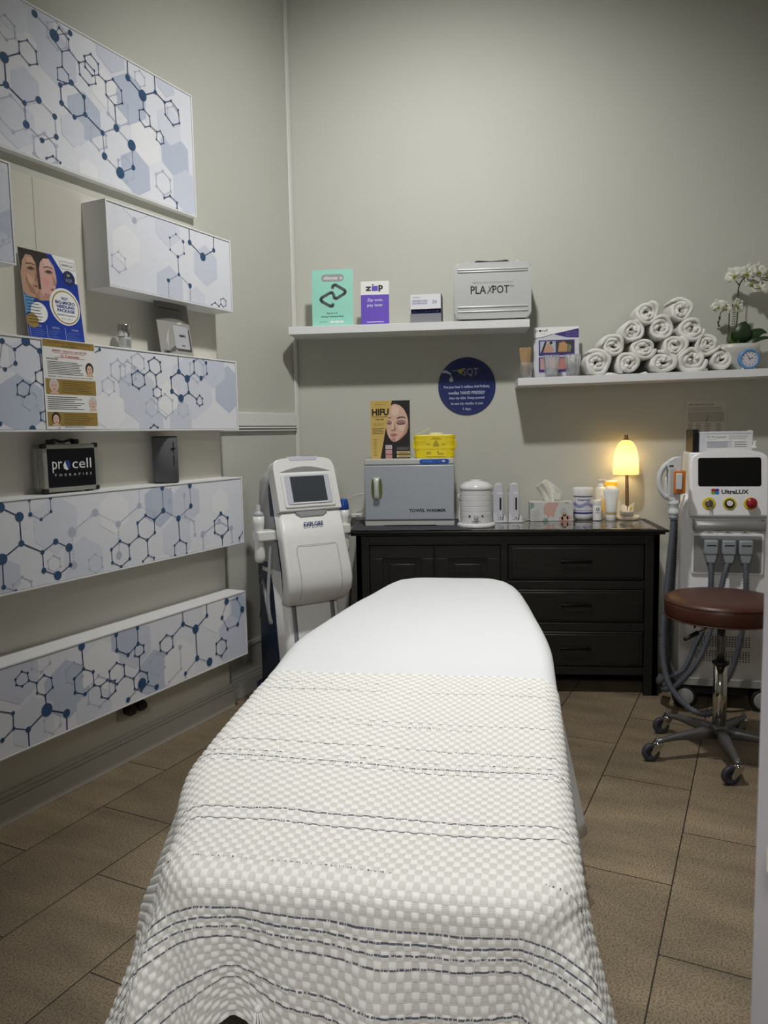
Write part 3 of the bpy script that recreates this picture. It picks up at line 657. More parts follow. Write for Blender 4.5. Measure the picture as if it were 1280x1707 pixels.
# mint payment sign
def d_mint(t):
    MINT = C_(160, 226, 208, .4); D = C_(84, 88, 92); Lt = C_(160, 160, 166)
    t.flat([(0, 0), (.228, 0), (.228, .312), (0, .312)], Y(1), MINT)
    t.flat(rrect(.052, .178, .245, .286, .0195, 6), Y(2), Lt); t.text('afterpay', .105, .264, .024, Y(3), OFFW, .078, .02); t.poly([(.155, .263), (.162, .272), (.169, .263), (.16, .258)], .003, Y(3), OFFW, True)
    w = .0165
    t.poly([(.114, .206), (.116, .222), (.130, .228), (.182, .196), (.186, .186), (.178, .176), (.135, .152), (.124, .156), (.121, .172)], w, Y(3), D)
    t.poly([(.121, .172), (.112, .186), (.100, .184), (.055, .160), (.048, .150), (.055, .138), (.100, .112), (.114, .112), (.117, .127)], w, Y(4), D)
    t.text('Pay it in 4.', .112, .072, .012, Y(2), C_(50, 84, 80), .060, .03); t.text('Always interest-free.', .112, .054, .012, Y(2), C_(50, 84, 80), .128, .03)
    t.text('AVAILABLE HERE', .062, .026, .005, Y(2), C_(50, 80, 78), .044); t.line((.090, .021), (.090, .031), .0015, Y(2), OFFW)
    for i in range(3): t.flat(rrect(.10+i*.026, .122+i*.026, .020, .031, .003, 2), Y(2), OFFW)
board('payment_sign', 'mint green payment sign with a grey looped arrow, leftmost on the upper shelf', 'sign', .228, .312, (-.816, 4.275, 1.9705), d_mint, tilt=-.08)
def d_zip(t):
    PU = C_(112, 84, 198, .4); K = C_(28, 20, 36)
    t.flat([(0, 0), (.155, 0), (.155, .166), (0, .166)], Y(1), PU)
    t.flat([(.028, .212), (.056, .212), (.056, .206), (.042, .195), (.056, .195), (.056, .187), (.028, .187), (.028, .194), (.042, .204), (.028, .204)], Y(2), K)
    t.flat([(.060, .186), (.094, .186), (.094, .214), (.060, .214)], Y(2), PU); t.flat([(.062, .217), (.072, .217), (.072, .223), (.062, .223)], Y(2), K)
    t.text('p', .110, .200, .036, Y(2), K, .026, .05)
    t.text('Zip now,', .078, .136, .021, Y(2), OFFW, .086); t.text('pay later', .078, .108, .021, Y(2), OFFW, .086)
    t.text('more info at the desk or online', .078, .018, .006, Y(2), OFFW, .095) if False else t.bars(.032, .126, .014, .022, 1, Y(2), OFFW, .4, 0)
board('payment_sign', 'small purple and white payment sign on the upper shelf', 'sign', .155, .240, (-.545, 4.28, 1.9705), d_zip, tilt=-.07)

# razor box
t = thing('razor_box', 'small white dispenser box with blue print, beside the silver case on the upper shelf', 'box', (-.273, 4.275, 1.970), -.03)
BOXW = C_(222, 222, 228, .3); BOXG = C_(150, 150, 156, .3)
mb = MB(); mb.box(0, .168, .035, .12, 0, .158, BOXW, .002); mb.box(.166, .170, .0, .12, 0, .156, C_(80, 80, 88), 0); mb.prism([(0, .0), (.035, .0), (.035, .06), (-.008, .052)], 0, .168, BOXG, axis='x'); mb.build('carton', t)
mb = MB(); mb.prism([(0, .078), (.012, .158), (.036, .158), (.036, .076)], 0, .168, BOXW, axis='x', bev=.001); flap = mb
mb = MB(); mb.box(.004, .164, .006, .034, .05, .076, C_(16, 20, 52, .2), .002); 
for i in range(7): mb.box(.012+i*.021, .026+i*.021, .001, .02, .052, .066, C_(24, 34, 84, .2), .002)
mb.build('razor_packets', t)
mb = flap; PB = C_(86, 84, 150)
mb.T = Matrix.Rotation(-math.atan2(.012, .080), 4, 'X') 
yy = -.0135
mb.text('tondeo', .032, .142, .010, yy+.0015, C_(130, 130, 150), .040); mb.text('DISPOSABLE DOUBLE', .052, .122, .010, yy+.0015, PB, .082, .02); mb.text('EDGE PREP RAZOR', .052, .108, .010, yy+.0015, PB, .082, .02); mb.text('50', .132, .114, .018, yy+.0015, PB, .024, .01)
mb.build('flap', t, recalc=False)

# silver suitcase
t = thing('carry_case', 'silver ribbed hard case with black lettering, right end of the upper shelf', 'case', (-.035, 4.245, 1.970), .015)
CS = mat('case_silver', (206, 208, 208), .36, .22, bump=.08, bscale=700)
Wc, Hc = .410, .318
mb = MB(); mb.prism(rrect(0, Wc, .012, Hc-.012, .03, 6), 0, .062, CS, .007, 2); mb.build('front_shell', t)
mb = MB(); mb.prism(rrect(0, Wc, .012, Hc-.012, .03, 6), .066, .125, CS, .007, 2); mb.build('rear_shell', t)
mb = MB()
for z_ in (.050, .074, .258, .270)[:]:
    mb.box(.018, Wc-.018, -.005, .004, z_-.005, z_+.005, CS, .0045, 3)
mb.build('ribs', t)
mb = MB(); mb.prism(rrect(.004, Wc-.004, .016, Hc-.016, .028, 5), .060, .068, BLKP); mb.box(.12, .29, .045, .08, Hc-.012, Hc-.004, BLKP, .002)
mb.tube(spline([(.115, .062, Hc-.008), (.125, .062, Hc+.004), (.16, .062, Hc+.002), (.2, .062, Hc-.001), (.25, .062, Hc+.002), (.285, .062, Hc+.004), (.295, .062, Hc-.008)], 5), .0065, BLKP); mb.build('handle', t)
for x_ in (.045, .32):
    mb = MB(); mb.box(x_, x_+.045, .035, .09, Hc-.013, Hc-.004, CS, .003); mb.lathe([(.012, 0), (.013, .002), (.013, .006), (.006, .007)], CS, c=(x_+.022, .055, Hc-.005), seg=16); mb.build('latch', t)
for x_ in (.03, .35):
    mb = MB(); mb.box(x_, x_+.03, .01, .11, 0, .013, C_(70, 76, 84), .002); mb.build('foot', t)
mb = MB(); mb.text('MEDICAL MULTI-PLASMA SOLUTION', .205, .200, .0075, -.0006, C_(130, 132, 134), .215)
mb.text('PLA', .130, .163, .042, -.0006, C_(16, 16, 20), .082, .012); mb.text('POT', .249, .163, .042, -.0006, C_(16, 16, 20), .088, .012)
mb.poly([(.178, .142), (.205, .184)], .005, -.0006, DARK); mb.poly([(.184, .180), (.200, .145)], .003, -.0006, DARK); mb.text('TM', .305, .178, .012, -.0006, DARK, .022); mb.build('front_lettering', t, recalc=False)

# round sign on the wall
NAVY = C_(26, 38, 100, .35); SV = C_(190, 198, 214)
t = MB(); t.prism(circ(0, 0, .163, 64), 0, .004, C_(20, 30, 80, .35)); t.flat(circ(0, 0, .1625, 64), Y(0), NAVY)
t.poly(circ(0, 0, .150, 56), .0012, Y(1), C_(70, 88, 150), True)
t.text('SQT', .022, .078, .048, Y(1), C_(150, 150, 160), .088); t.line((-.005, .072), (.06, .09), .002, Y(2), NAVY)
t.flat([(-.055, .092), (-.03, .098), (-.012, .103), (-.025, .088), (-.028, .068), (-.04, .075), (-.05, .085)], Y(2), C_(180, 160, 60)); t.line((-.085, .090), (-.055, .090), .0015, Y(2), SV)
t.flat([(-.136, .091), (-.118, .094), (-.088, .074), (-.092, .068), (-.118, .078), (-.140, .078)], Y(2), SV); t.line((-.09, .07), (-.088, .055), .003, Y(2), SV)
t.flat([(-.088, .060), (-.077, .042), (-.078, .030), (-.088, .025), (-.098, .030), (-.099, .042)], Y(2), SV)
for i, (s_, w_) in enumerate((("I've just had 3 million NATURAL", .262), ("needles 'HAND PRESSED'", .208), ("into my skin. Keep posted", .200), ("to see my results, in just", .184), ("7 days.", .050))):
    t.text(s_, -.0, -.004-.0315*i, .0185, Y(2), SV, w_, .018)
o = t.build('round_wall_sign', None, (.031, YB-.0045, 1.638), recalc=False); tag(o, 'round navy blue sign with pale writing on the back wall', 'sign')

# hair growth chart on the wall
t = MB(); PG = C_(196, 192, 184); t.box(0, .232, 0, .001, 0, .318, PG); t.flat([(.008, .008), (.224, .008), (.224, .31), (.008, .31)], Y(1), C_(206, 202, 194)); G2 = C_(110, 106, 102); G3 = C_(66, 62, 60)
t.text('HAIR GROWTH CYCLES', .088, .288, .010, Y(2), G3, .138, .01); t.bars(.018, .214, .252, .276, 4, Y(2), G2, .3, .1)
t.flat([(.018, .192), (.216, .192), (.216, .248), (.018, .248)], Y(2), C_(176, 172, 164))
for x_, h_, w_ in ((.035, .03, .0015), (.09, .02, .001), (.118, .052, .004), (.190, .048, .002)): t.flat([(x_, .192), (x_+w_, .192), (x_+w_*.5+h_*.25, .192+h_)], Y(3), G3)
for x_ in (.020, .063, .112, .172): t.bars(x_, x_+.032, .11, .186, 9, Y(2), G2, .35, .2)
t.flat([(.016, .028), (.06, .028), (.06, .086), (.016, .072)], Y(2), C_(96, 82, 86)); t.flat([(.062, .028), (.216, .028), (.216, .086), (.062, .086)], Y(2), C_(120, 108, 110))
o = t.build('wall_chart', None, (1.238, YB-.0012, 1.217), recalc=False); tag(o, 'faded hair growth chart taped to the wall behind the right hand machine', 'poster')

# ------------------------------------------------------------------ right shelf
GLASS = mat('cut_glass', (250, 252, 254), .06, 0, var=0, Transmission_Weight=.86, IOR=1.42)
WOOD = mat('birch_stick', (182, 152, 110), .6, var=.12)
def tumbler(loc, h, r, label, name='glass_jar'):
    t = thing(name, label, 'jar', loc)
    mb = MB(); n = 32; P = [(r*.72, 0, 0), (r*.74, .006, 0), (r*.80, h*.3, 1), (r*.88, h*.55, 1), (r*.94, h*.8, 1), (r, h, 0), (r*.93, h, 0), (r*.86, h*.6, 0), (r*.70, .012, 0), (.001, .012, 0)]
    rings = []
    for rr, hh, fl in P:
        ring = []
        for i in range(n):
            a = 2*PI*i/n; q = rr*(1+(.05 if (i+int(hh*200)) % 2 else -.03)*fl); ring.append(mb.v(q*math.cos(a), q*math.sin(a), hh))
        rings.append(ring)
    for a, b in zip(rings, rings[1:]):
        for i in range(n): mb.face([a[i], a[(i+1) % n], b[(i+1) % n], b[i]], GLASS)
    mb.face(rings[0][::-1], GLASS); mb.build('glass_body', t); return t
x_ = .352
tumbler((x_, 4.285, zR(x_)), .085, .036, 'glass jar of wooden spatulas at the left end of the lower shelf')
sticks = []
for i in range(26):
    a = i*2.4; rr = .025*math.sqrt((i+.5)/26); L_ = .145+.010*random.random()
    mb = MB(); mb.prism(rrect(-.0085, .0085, 0, L_, .0083, 5), -.0008, .0008, WOOD)
    o = mb.build('wooden_spatula', None, (x_+rr*math.cos(a)*.6, 4.285+rr*math.sin(a)*.6, zR(x_)+.014)); o.rotation_euler = (-.10*math.sin(a)*rr/.025, .12*math.cos(a)*rr/.025, random.uniform(-.9, .9))
    tag(o, 'wooden spatula standing in the bundle in the glass jar', 'spatula', 'wooden spatulas in the jar')

def d_broch(t):
    PUR = C_(58, 42, 118); LG_ = C_(206, 206, 214)
    t.flat([(.0, .0), (.245, 0), (.245, .205), (.105, .232), (0, .212)], Y(1), LG_); t.poly([(0, .212), (.05, .218), (.105, .234)], .003, Y(2), DARK)
    t.flat([(.105, .234), (.245, .262), (.245, .210), (.18, .214)], Y(2), PUR); t.text('REAL LIFE', .205, .241, .013, Y(3), C_(120, 110, 170), .062); t.text('RESULTS', .207, .224, .013, Y(3), C_(120, 110, 170), .064)
    t.text('procell', .043, .253, .020, Y(2), C_(60, 60, 66), .066); t.flat(circ(.036, .254, .006, 12), Y(3), DARK); t.text('therapies', .052, .236, .006, Y(2), C_(110, 110, 116), .036)
    for z0 in (.115, .022):
        t.flat([(.028, z0), (.222, z0), (.222, z0+.086), (.028, z0+.086)], Y(2), PUR)
        t.flat([(.036, z0+.018), (.120, z0+.018), (.120, z0+.080), (.036, z0+.080)], Y(3), C_(176, 184, 196) if z0 > .1 else C_(190, 150, 140)); t.flat([(.127, z0+.018), (.214, z0+.018), (.214, z0+.080), (.127, z0+.080)], Y(3), C_(60, 52, 48) if z0 > .1 else C_(180, 120, 112))
    t.flat([(.05, .133), (.075, .185), (.095, .178), (.112, .150), (.105, .135)], Y(4), SK1); t.flat([(.04, .133), (.052, .133), (.072, .192), (.062, .195)], Y(5), DARK); t.flat(circ(.095, .186, .009, 10), Y(5), DARK)
    t.flat([(.132, .135), (.140, .185), (.165, .192), (.185, .175), (.182, .135)], Y(4), C_(186, 142, 96)); t.flat([(.185, .135), (.190, .18), (.206, .165), (.2, .135)], Y(5), C_(120, 124, 100))
t = thing('brochure_holder', 'white and purple brochure in a clear stand behind the glass jars', 'brochure', (.398, 4.374, zR(.4)), -.02)
t0 = MB(); t0.box(.002, .247, 0, .002, .012, .285, OFFW); t0.T = Matrix.Translation((.001, 0, .012)); d_broch(t0); t0.build('brochure', t, recalc=False).rotation_euler = (-.09, 0, 0)
mb = MB(); mb.box(0, .25, -.034, .030, 0, .003, GLASS); mb.box(0, .003, -.034, -.004, .0, .05, GLASS); mb.box(.247, .25, -.034, -.004, .0, .05, GLASS); mb.box(0, .25, -.036, -.033, 0, .035, GLASS); mb.build('clear_stand', t)
COT = mat('cotton', (236, 236, 232), .9, bump=.6, bscale=400)
xg = .485; tumbler((xg, 4.280, zR(xg)), .118, .044, 'cut glass jar with cotton pads, between the spatulas and cotton buds')
mb = MB(); mb.lathe([(.028, .013), (.031, .016), (.031, .032), (.024, .044), (.01, .052), (.001, .054)], COT, seg=20); tag(mb.build('cotton_pads', None, (xg, 4.280, zR(xg))), 'small mound of white cotton pads in the middle glass jar', 'cotton')
xg = .597; tumbler((xg, 4.280, zR(xg)), .118, .044, 'cut glass jar of cotton buds beside the first rolled towel')
bud = None
for i in range(30):
    a = i*2.4; rr = .025*math.sqrt((i+.5)/30)
    if bud is None:
        bud = bpy.data.objects.new('cotton_bud', None); COL.objects.link(bud); 
        mb = MB(); mb.tube([(0, 0, 0), (0, 0, .074)], .0012, OFFW, 6); mb.build('bud_stick', bud)
        for z_ in (0, .074):
            mb = MB(); mb.ball((0, 0, z_), .0032, COT, 8, 6, (1, 1, 2.2)); mb.build('cotton_tip', bud)
        o = bud; kids = list(bud.children)
    else:
        o = bud.copy(); COL.objects.link(o)
        for k in kids:
            c = k.copy(); COL.objects.link(c); c.parent = o
    o.location = (xg+rr*math.cos(a)*.75, 4.285+rr*math.sin(a)*.75, zR(xg)+.022+random.random()*.016)
    o.rotation_euler = (-math.sin(a)*rr*9+random.uniform(-.15, .15), math.cos(a)*rr*9+random.uniform(-.15, .15), 0)
    tag(o, 'white cotton bud standing in the right hand glass jar', 'cotton bud', 'cotton buds in the glass jar')

# rolled towels
def towel_mat():
    m = mat('towel_cotton', (240, 239, 233), .95, var=.03, nscale=60); nt = m.node_tree; b = nt.nodes['Principled BSDF']
    tc = nt.nodes.new('ShaderNodeTexCoord'); n2 = nt.nodes.new('ShaderNodeTexNoise'); n2.inputs['Scale'].default_value = 420; n2.inputs['Detail'].default_value = 4
    bp = nt.nodes.new('ShaderNodeBump'); bp.inputs['Strength'].default_value = .9; bp.inputs['Distance'].default_value = .003
    nt.links.new(tc.outputs['Object'], n2.inputs['Vector']); nt.links.new(n2.outputs[0], bp.inputs['Height']); nt.links.new(bp.outputs[0], b.inputs['Normal']); return m
M_TOW = towel_mat()
TOW = [(.722, 1.729, .068, 2.75, 'first towel on the bottom row, nearest the glass jars'), (.885, 1.722, .060, 2.5, 'second towel from the left on the bottom row'), (1.058, 1.722, .062, 2.3, 'squashed middle towel of the bottom row, its loose end spread left'),
       (1.211, 1.733, .070, 2.6, 'fourth towel from the left on the bottom row'), (1.358, 1.730, .056, 2.2, 'last towel on the bottom row, beside the blue clock'),
       (.804, 1.815, .060, 2.6, 'leftmost towel of the second row up'), (.961, 1.798, .058, 2.5, 'flattened second towel of the second row up'), (1.118, 1.805, .062, 2.8, 'third towel of the second row up'), (1.286, 1.812, .060, 2.7, 'rightmost towel of the second row up, next to the orchid pot'),
       (.902, 1.892, .057, 2.7, 'left towel of the third row up'), (1.050, 1.900, .062, 2.7, 'middle towel of the third row up'), (1.207, 1.893, .064, 2.6, 'right towel of the third row up'),
       (.975, 1.982, .060, 2.7, 'left one of the two topmost towels'), (1.148, 1.990, .062, 2.6, 'right one of the two topmost towels')]
for k, (x, z, R0, turns, lab) in enumerate(TOW):
    R0 *= 1.19; z += .004
    rnd = random.Random(k*13+5)
    mb = MB(); th = R0/(turns+.35); N_ = int(turns*26); a0 = rnd.uniform(0, 6.28); d_ = .20+.02*rnd.random()
    sq = {2: (1.22, .92), 6: (1.16, .93), 1: (1.05, .97)}.get(k, (1+rnd.uniform(-.02, .05), 1+rnd.uniform(-.03, .03)))
    secs = []
    for i in range(N_+1):
        f = i/N_; a = a0+f*turns*2*PI; rho = th*.30+f*(R0-th*.80)
        wob = 1+.05*math.sin(3*a+k)*f+.03*math.sin(5*a+k*2)
        rho *= wob; hw = th*.50*(1+.12*math.sin(a*4.3+k)); dy = .006*math.sin(a*2.2+k)+.012*(1-f)*rnd.uniform(-.3, 1)
        if i == N_: hw *= .35
        sec = [(-hw, d_), (-hw, .4*th+dy), (-hw*.75, .12*th+dy), (-hw*.2, .0+dy), (hw*.35, .02*th+dy), (hw*.85, .18*th+dy), (hw, .45*th+dy), (hw, d_)]
        secs.append([mb.v((rho+r)*math.cos(a)*sq[0], y_, (rho+r)*math.sin(a)*sq[1]) for r, y_ in sec])
    for a, b in zip(secs, secs[1:]):
        for j in range(len(a)-1): mb.face([a[j], b[j], b[j+1], a[j+1]], M_TOW, True)
        mb.face([a[-1], b[-1], b[0], a[0]], M_TOW, True)
    mb.face(secs[0], M_TOW); mb.face(secs[-1][::-1], M_TOW)
    if k in (0, 2, 4, 6):  # loose end
        mb.tube(spline([(R0*(.2 if k == 0 else -.9)*sq[0], .05, -R0*.72), (R0*(.9 if k == 0 else -1.15), .012, -R0*.84+.004), (R0*(1.3 if k == 0 else -1.45)*1.0, .03, -R0*.86+.002)], 5), .011 if k != 4 else .009, M_TOW)
    o = mb.build('rolled_towel', None, (x, 4.243+rnd.uniform(0, .01), z), rnd.uniform(-.03, .03)); md = o.modifiers.new('s', 'SUBSURF'); md.levels = 1; md.render_levels = 1
    tag(o, 'white rolled towel, '+lab, 'towel', 'rolled towels on the lower shelf')

# orchid
t = thing('potted_orchid', 'white orchid in a white oval pot at the right end of the lower shelf', 'plant', (1.490, 4.385, zR(1.49)))
POT = mat('pot_ceramic', (206, 205, 198), .35); LEAF = mat('orchid_leaf', (34, 58, 28), .4, var=.2); STEM = mat('orchid_stem', (48, 62, 26), .5, var=.2); PET = mat('orchid_petal', (222, 222, 208), .55, var=.05); YG = mat('orchid_heart', (150, 158, 60), .5, var=.2); SOIL = mat('pot_moss', (40, 44, 28), .9, var=.3)
mb = MB(); T0 = mb.T; mb.T = Matrix.Diagonal((1.25, .8, 1, 1)); mb.lathe([(.045, 0), (.05, .004), (.060, .05), (.078, .09), (.084, .115), (.085, .142), (.079, .144), (.076, .12), (.07, .118), (.001, .118)], POT, seg=40, cap=False); mb.build('pot', t)
mb = MB(); mb.T = Matrix.Diagonal((1.25, .8, 1, 1)); mb.lathe([(.001, .134), (.05, .132), (.075, .124)], SOIL, seg=24, cap=False); mb.build('moss', t)
def leaf(pts, wd, m, parent, name='leaf'):
    P = spline(pts, 6); n = len(P); mb = MB(); rows = []
    for i, p in enumerate(P):
        tt = (P[min(i+1, n-1)]-P[max(i-1, 0)]).normalized(); sd = tt.cross(Vector((0, -1, .3))).normalized(); u = i/(n-1)
        w_ = wd*math.sin(PI*min(1, .12+.88*u)**.8)*.5+.0008
        rows.append([mb.v(*(p-sd*w_)), mb.v(*(p+Vector((0, .006, -.004)))), mb.v(*(p+sd*w_))])
    for a, b in zip(rows, rows[1:]):
        mb.face([a[0], a[1], b[1], b[0]], m, True); mb.face([a[1], a[2], b[2], b[1]], m, True)
    o = mb.build(name, parent, recalc=False); s_ = o.modifiers.new('s', 'SOLIDIFY'); s_.thickness = .0015; return o
leaf([(.0, 0, .13), (.005, -.03, .19), (.015, -.03, .24), (.022, -.02, .262)], .085, LEAF, t)
leaf([(.01, 0, .13), (.05, -.02, .18), (.10, -.02, .205), (.135, -.02, .200)], .055, LEAF, t)
leaf([(.01, .0, .13), (.06, -.03, .155), (.12, -.03, .172), (.17, -.03, .165)], .022, LEAF, t)
leaf([(-.01, .0, .13), (-.03, .02, .17), (-.02, .03, .22)], .05, LEAF, t)
mb = MB(); stem1 = [(-.015, 0, .12), (-.02, 0, .2), (-.012, 0, .3), (-.012, 0, .42), (.0, 0, .47), (.035, 0, .505), (.07, -.01, .505), (.10, -.02, .48), (.13, -.02, .47)]; mb.tube(spline(stem1, 6), .0032, STEM, 6); mb.tube([(-.008, 0, .455), (-.028, -.005, .478)], .0025, STEM, 6); mb.build('stem', t)
mb = MB(); mb.tube(spline([(-.02, 0, .12), (-.05, 0, .2), (-.055, 0, .29), (-.050, 0, .325), (-.035, 0, .36)], 6), .0030, STEM, 6); mb.tube(spline([(-.053, 0, .305), (-.07, -.01, .325), (-.10, -.01, .315), (-.11, -.01, .27), (-.115, -.01, .24)], 5), .0022, STEM, 6); mb.build('stem', t)
for p, r_ in (((-.108, -.012, .285), .008), ((-.114, -.012, .262), .007), ((-.110, -.012, .244), .0055), ((-.116, -.012, .228), .0045)):
    mb = MB(); mb.ball(p, r_, STEM, 8, 6, (.8, .8, 1.3)); mb.build('flower_bud', t)
# fern frond
def frond(pts, wl, parent):
    P = spline(pts, 8); mb = MB(); mb.tube(P, .0014, STEM, 5)
    for i, p in enumerate(P[2:]):
        u = i/(len(P)-3); L_ = wl*(1-.6*abs(u-.35))
        for sx in (-1, 1):
            mb.face([mb.v(*p), mb.v(p.x+sx*L_*.5, p.y-.003, p.z+.004), mb.v(p.x+sx*L_, p.y-.006, p.z+.001), mb.v(p.x+sx*L_*.5, p.y-.003, p.z-.002)], C_(74, 98, 34, .5))
    mb.build('fern_frond', parent, recalc=False)
frond([(-.012, -.01, .13), (-.03, -.015, .2), (-.032, -.02, .3), (-.04, -.02, .38)], .022, t)
frond([(-.02, -.01, .13), (-.055, -.01, .16), (-.058, -.01, .2)], .018, t)
def petal(mb, L_, W_, ang, cup=.25, m=None):
    T0 = mb.T; mb.T = mb.T @ Matrix.Rotation(ang, 4, 'Y'); n = 6; rows = []
    for i in range(n+1):
        u = i/n; w_ = W_*.5*math.sin(PI*min(.97, .08+.9*u)); y_ = -cup*L_*u*u*.6
        rows.append([mb.v(-w_, y_-cup*w_*.6, L_*u), mb.v(0, y_, L_*u), mb.v(w_, y_-cup*w_*.6, L_*u)])
    for a, b in zip(rows, rows[1:]):
        mb.face([a[0], a[1], b[1], b[0]], m or PET, True); mb.face([a[1], a[2], b[2], b[1]], m or PET, True)
    mb.T = T0
def flower(p, s_, rot, parent):
    f = MB(); 
    for a, L_, W_ in ((0, 1, .75), (2.1, .95, .65), (-2.1, .95, .65), (1.25, 1.0, 1.15), (-1.25, 1.0, 1.15)): petal(f, s_*L_, s_*W_, a)
    o = f.build('flower', parent, p, recalc=False); o.rotation_euler = rot; md = o.modifiers.new('s', 'SOLIDIFY'); md.thickness = .0008
    h = MB(); h.ball((0, -.006, -.004), s_*.16, YG, 10, 6, (1, 1, 1)); petal(h, s_*.45, s_*.35, PI, .9, YG); h.build('flower_heart', o, recalc=False)
for p, s_, rot in (((-.045, -.03, .50), .052, (.2, -.5, -.9)), ((.02, -.03, .51), .05, (.1, .2, -.2)), ((.075, -.035, .515), .052, (-.1, .1, .2)), ((-.118, -.02, .345), .042, (.2, -.3, -.4)), ((-.085, -.025, .335), .040, (-.2, .4, .2)),
                   ((-.02, -.02, .345), .042, (.1, .9, .5)), ((.045, -.02, .455), .046, (-.5, .2, .2)), ((.085, -.02, .435), .044, (-.5, -.2, .1)), ((.115, -.02, .50), .05, (.1, -.2, .3))):
    flower(p, s_, rot, t)

# blue alarm clock
t = thing('alarm_clock', 'small round blue alarm clock in front of the orchid pot', 'clock', (1.502, 4.270, zR(1.50)), -.03)
CB = mat('clock_blue', (94, 150, 206), .3); 
mb = MB(); mb.lathe([(.042, -.020), (.050, -.018), (.052, -.006), (.052, .012), (.047, .016), (.041, .0165), (.040, .010), (.040, 0)], CB, c=(0, 0, .055), axis='y', seg=36); mb.build('clock_body', t)
mb = MB(); mb.T = Matrix.Translation((0, -.0115, .055)); mb.flat(circ(0, 0, .0402, 36), 0, C_(212, 206, 214)); K = C_(30, 26, 40)
for i in range(12):
    a = i*PI/6; mb.flat(circ(.031*math.sin(a), .031*math.cos(a), .0028, 8), -.0004, K)
mb.line((0, 0), (-.013, .021), .003, -.0012, K); mb.line((0, 0), (.018, .005), .003, -.0012, K); mb.line((0, 0), (.006, -.02), .0008, -.0016, K); mb.flat(circ(0, 0, .003, 10), -.002, K); mb.build('clock_face', t, recalc=False)
for sx in (-1, 1):
    mb = MB(); mb.lathe([(.004, 0), (.006, .002), (.005, .010)], OFFW, c=(sx*.028, 0, 0), seg=10); mb.build('foot', t)
# ------------------------------------------------------------------ dresser
def wood_mat():
    m = bpy.data.materials.new('dark_stained_wood'); m.use_nodes = True; nt = m.node_tree; b = nt.nodes['Principled BSDF']; N = nt.nodes.new; L = nt.links.new
    tc = N('ShaderNodeTexCoord'); mp = N('ShaderNodeMapping'); mp.inputs['Scale'].default_value = (3, 3, 60); L(tc.outputs['Object'], mp.inputs[0])
    nz = N('ShaderNodeTexNoise'); nz.inputs['Scale'].default_value = 2.2; nz.inputs['Detail'].default_value = 6; L(mp.outputs[0], nz.inputs['Vector'])
    r = N('ShaderNodeValToRGB'); r.color_ramp.elements[0].color = srgb(12, 11, 9); r.color_ramp.elements[1].color = srgb(30, 28, 24); r.color_ramp.elements[0].position = .3; r.color_ramp.elements[1].position = .72
    L(nz.outputs[0], r.inputs[0]); L(r.outputs[0], b.inputs['Base Color']); b.inputs['Roughness'].default_value = .42
    bp = N('ShaderNodeBump'); bp.inputs['Strength'].default_value = .15; bp.inputs['Distance'].default_value = .001; L(nz.outputs[0], bp.inputs['Height']); L(bp.outputs[0], b.inputs['Normal']); return m
WD = wood_mat(); HAND = mat('black_handle', (14, 14, 15), .3, .6)
DT = .872; DF = 3.985
t = thing('dresser', 'dark wooden dresser with two doors and three drawers against the back wall', 'dresser', (-.56, DF, 0))
DW = 1.555; DD = .465
mb = MB()
mb.prism([(-.038, -.040), (DW+.035, -.040), (DW+.035, DD), (-.038, DD)], DT-.014, DT, WD, .004, axis='z'); mb.prism([(-.024, -.026), (DW+.021, -.026), (DW+.021, DD), (-.024, DD)], DT-.026, DT-.014, WD, .004, axis='z')
mb.build('dresser_top', t)
mb = MB(); mb.box(.02, DW-.02, .026, DD-.005, .10, DT-.026, WD)
for x0, x1 in ((0, .068), (DW-.070, DW), (.757, .790)): mb.box(x0, x1, 0 if x0 != .757 else .004, .03, .10 if x0 == .757 else .0, DT-.026, WD, .002)
mb.box(0, .03, 0, DD, .0, DT-.026, WD, .002); mb.box(DW-.03, DW, 0, DD, 0, DT-.026, WD, .002)
mb.box(.068, DW-.07, .005, .03, .795, DT-.026, WD); mb.box(.068, DW-.07, .005, .03, .108, .148, WD, .002)
for z0, z1 in ((.560, .603), (.338, .382)): mb.box(.79, DW-.07, .004, .03, z0, z1, WD, .002)
mb.box(DW-.012, DW+.004, .0, .09, 0, .05, WD, .002)
mb.build('carcass', t)
for x0, x1 in ((.072, .408), (.416, .753)):
    mb = MB(); f_ = .068
    mb.box(x0, x1, .002, .026, .152, .152+f_, WD, .002); mb.box(x0, x1, .002, .026, .790-f_, .790, WD, .002); mb.box(x0, x0+f_, .002, .026, .152+f_, .790-f_, WD, .002); mb.box(x1-f_, x1, .002, .026, .152+f_, .790-f_, WD, .002)
    mb.box(x0+f_, x1-f_, .014, .024, .152+f_, .790-f_, WD); mb.box(x0+f_+.03, x1-f_-.03, .008, .016, .152+f_+.03, .790-f_-.03, WD, .004)
    d = mb.build('door', t)
    hx = x1-.03 if x0 < .3 else x0+.03
    mb = MB(); mb.tube([(hx, .002, .52), (hx, -.022, .52), (hx, -.022, .40), (hx, .002, .40)], .005, HAND, 8); mb.build('handle', d)
for z0, z1 in ((.607, .792), (.386, .558), (.152, .336)):
    mb = MB(); mb.box(.795, DW-.075, .004, .024, z0, z1, WD, .006, 3); mb.box(.812, DW-.092, -.002, .01, z0+.014, z1-.014, WD, .003); d = mb.build('drawer', t)
    cx_ = (.795+DW-.075)/2; zc = (z0+z1)/2+.008
    mb = MB(); mb.box(cx_-.078, cx_+.078, -.028, -.018, zc-.006, zc+.006, HAND, .002)
    for sx in (-1, 1): mb.box(cx_+sx*.070-.007, cx_+sx*.070+.007, -.022, 0, zc-.006, zc+.006, HAND, .002)
    mb.build('handle', d)

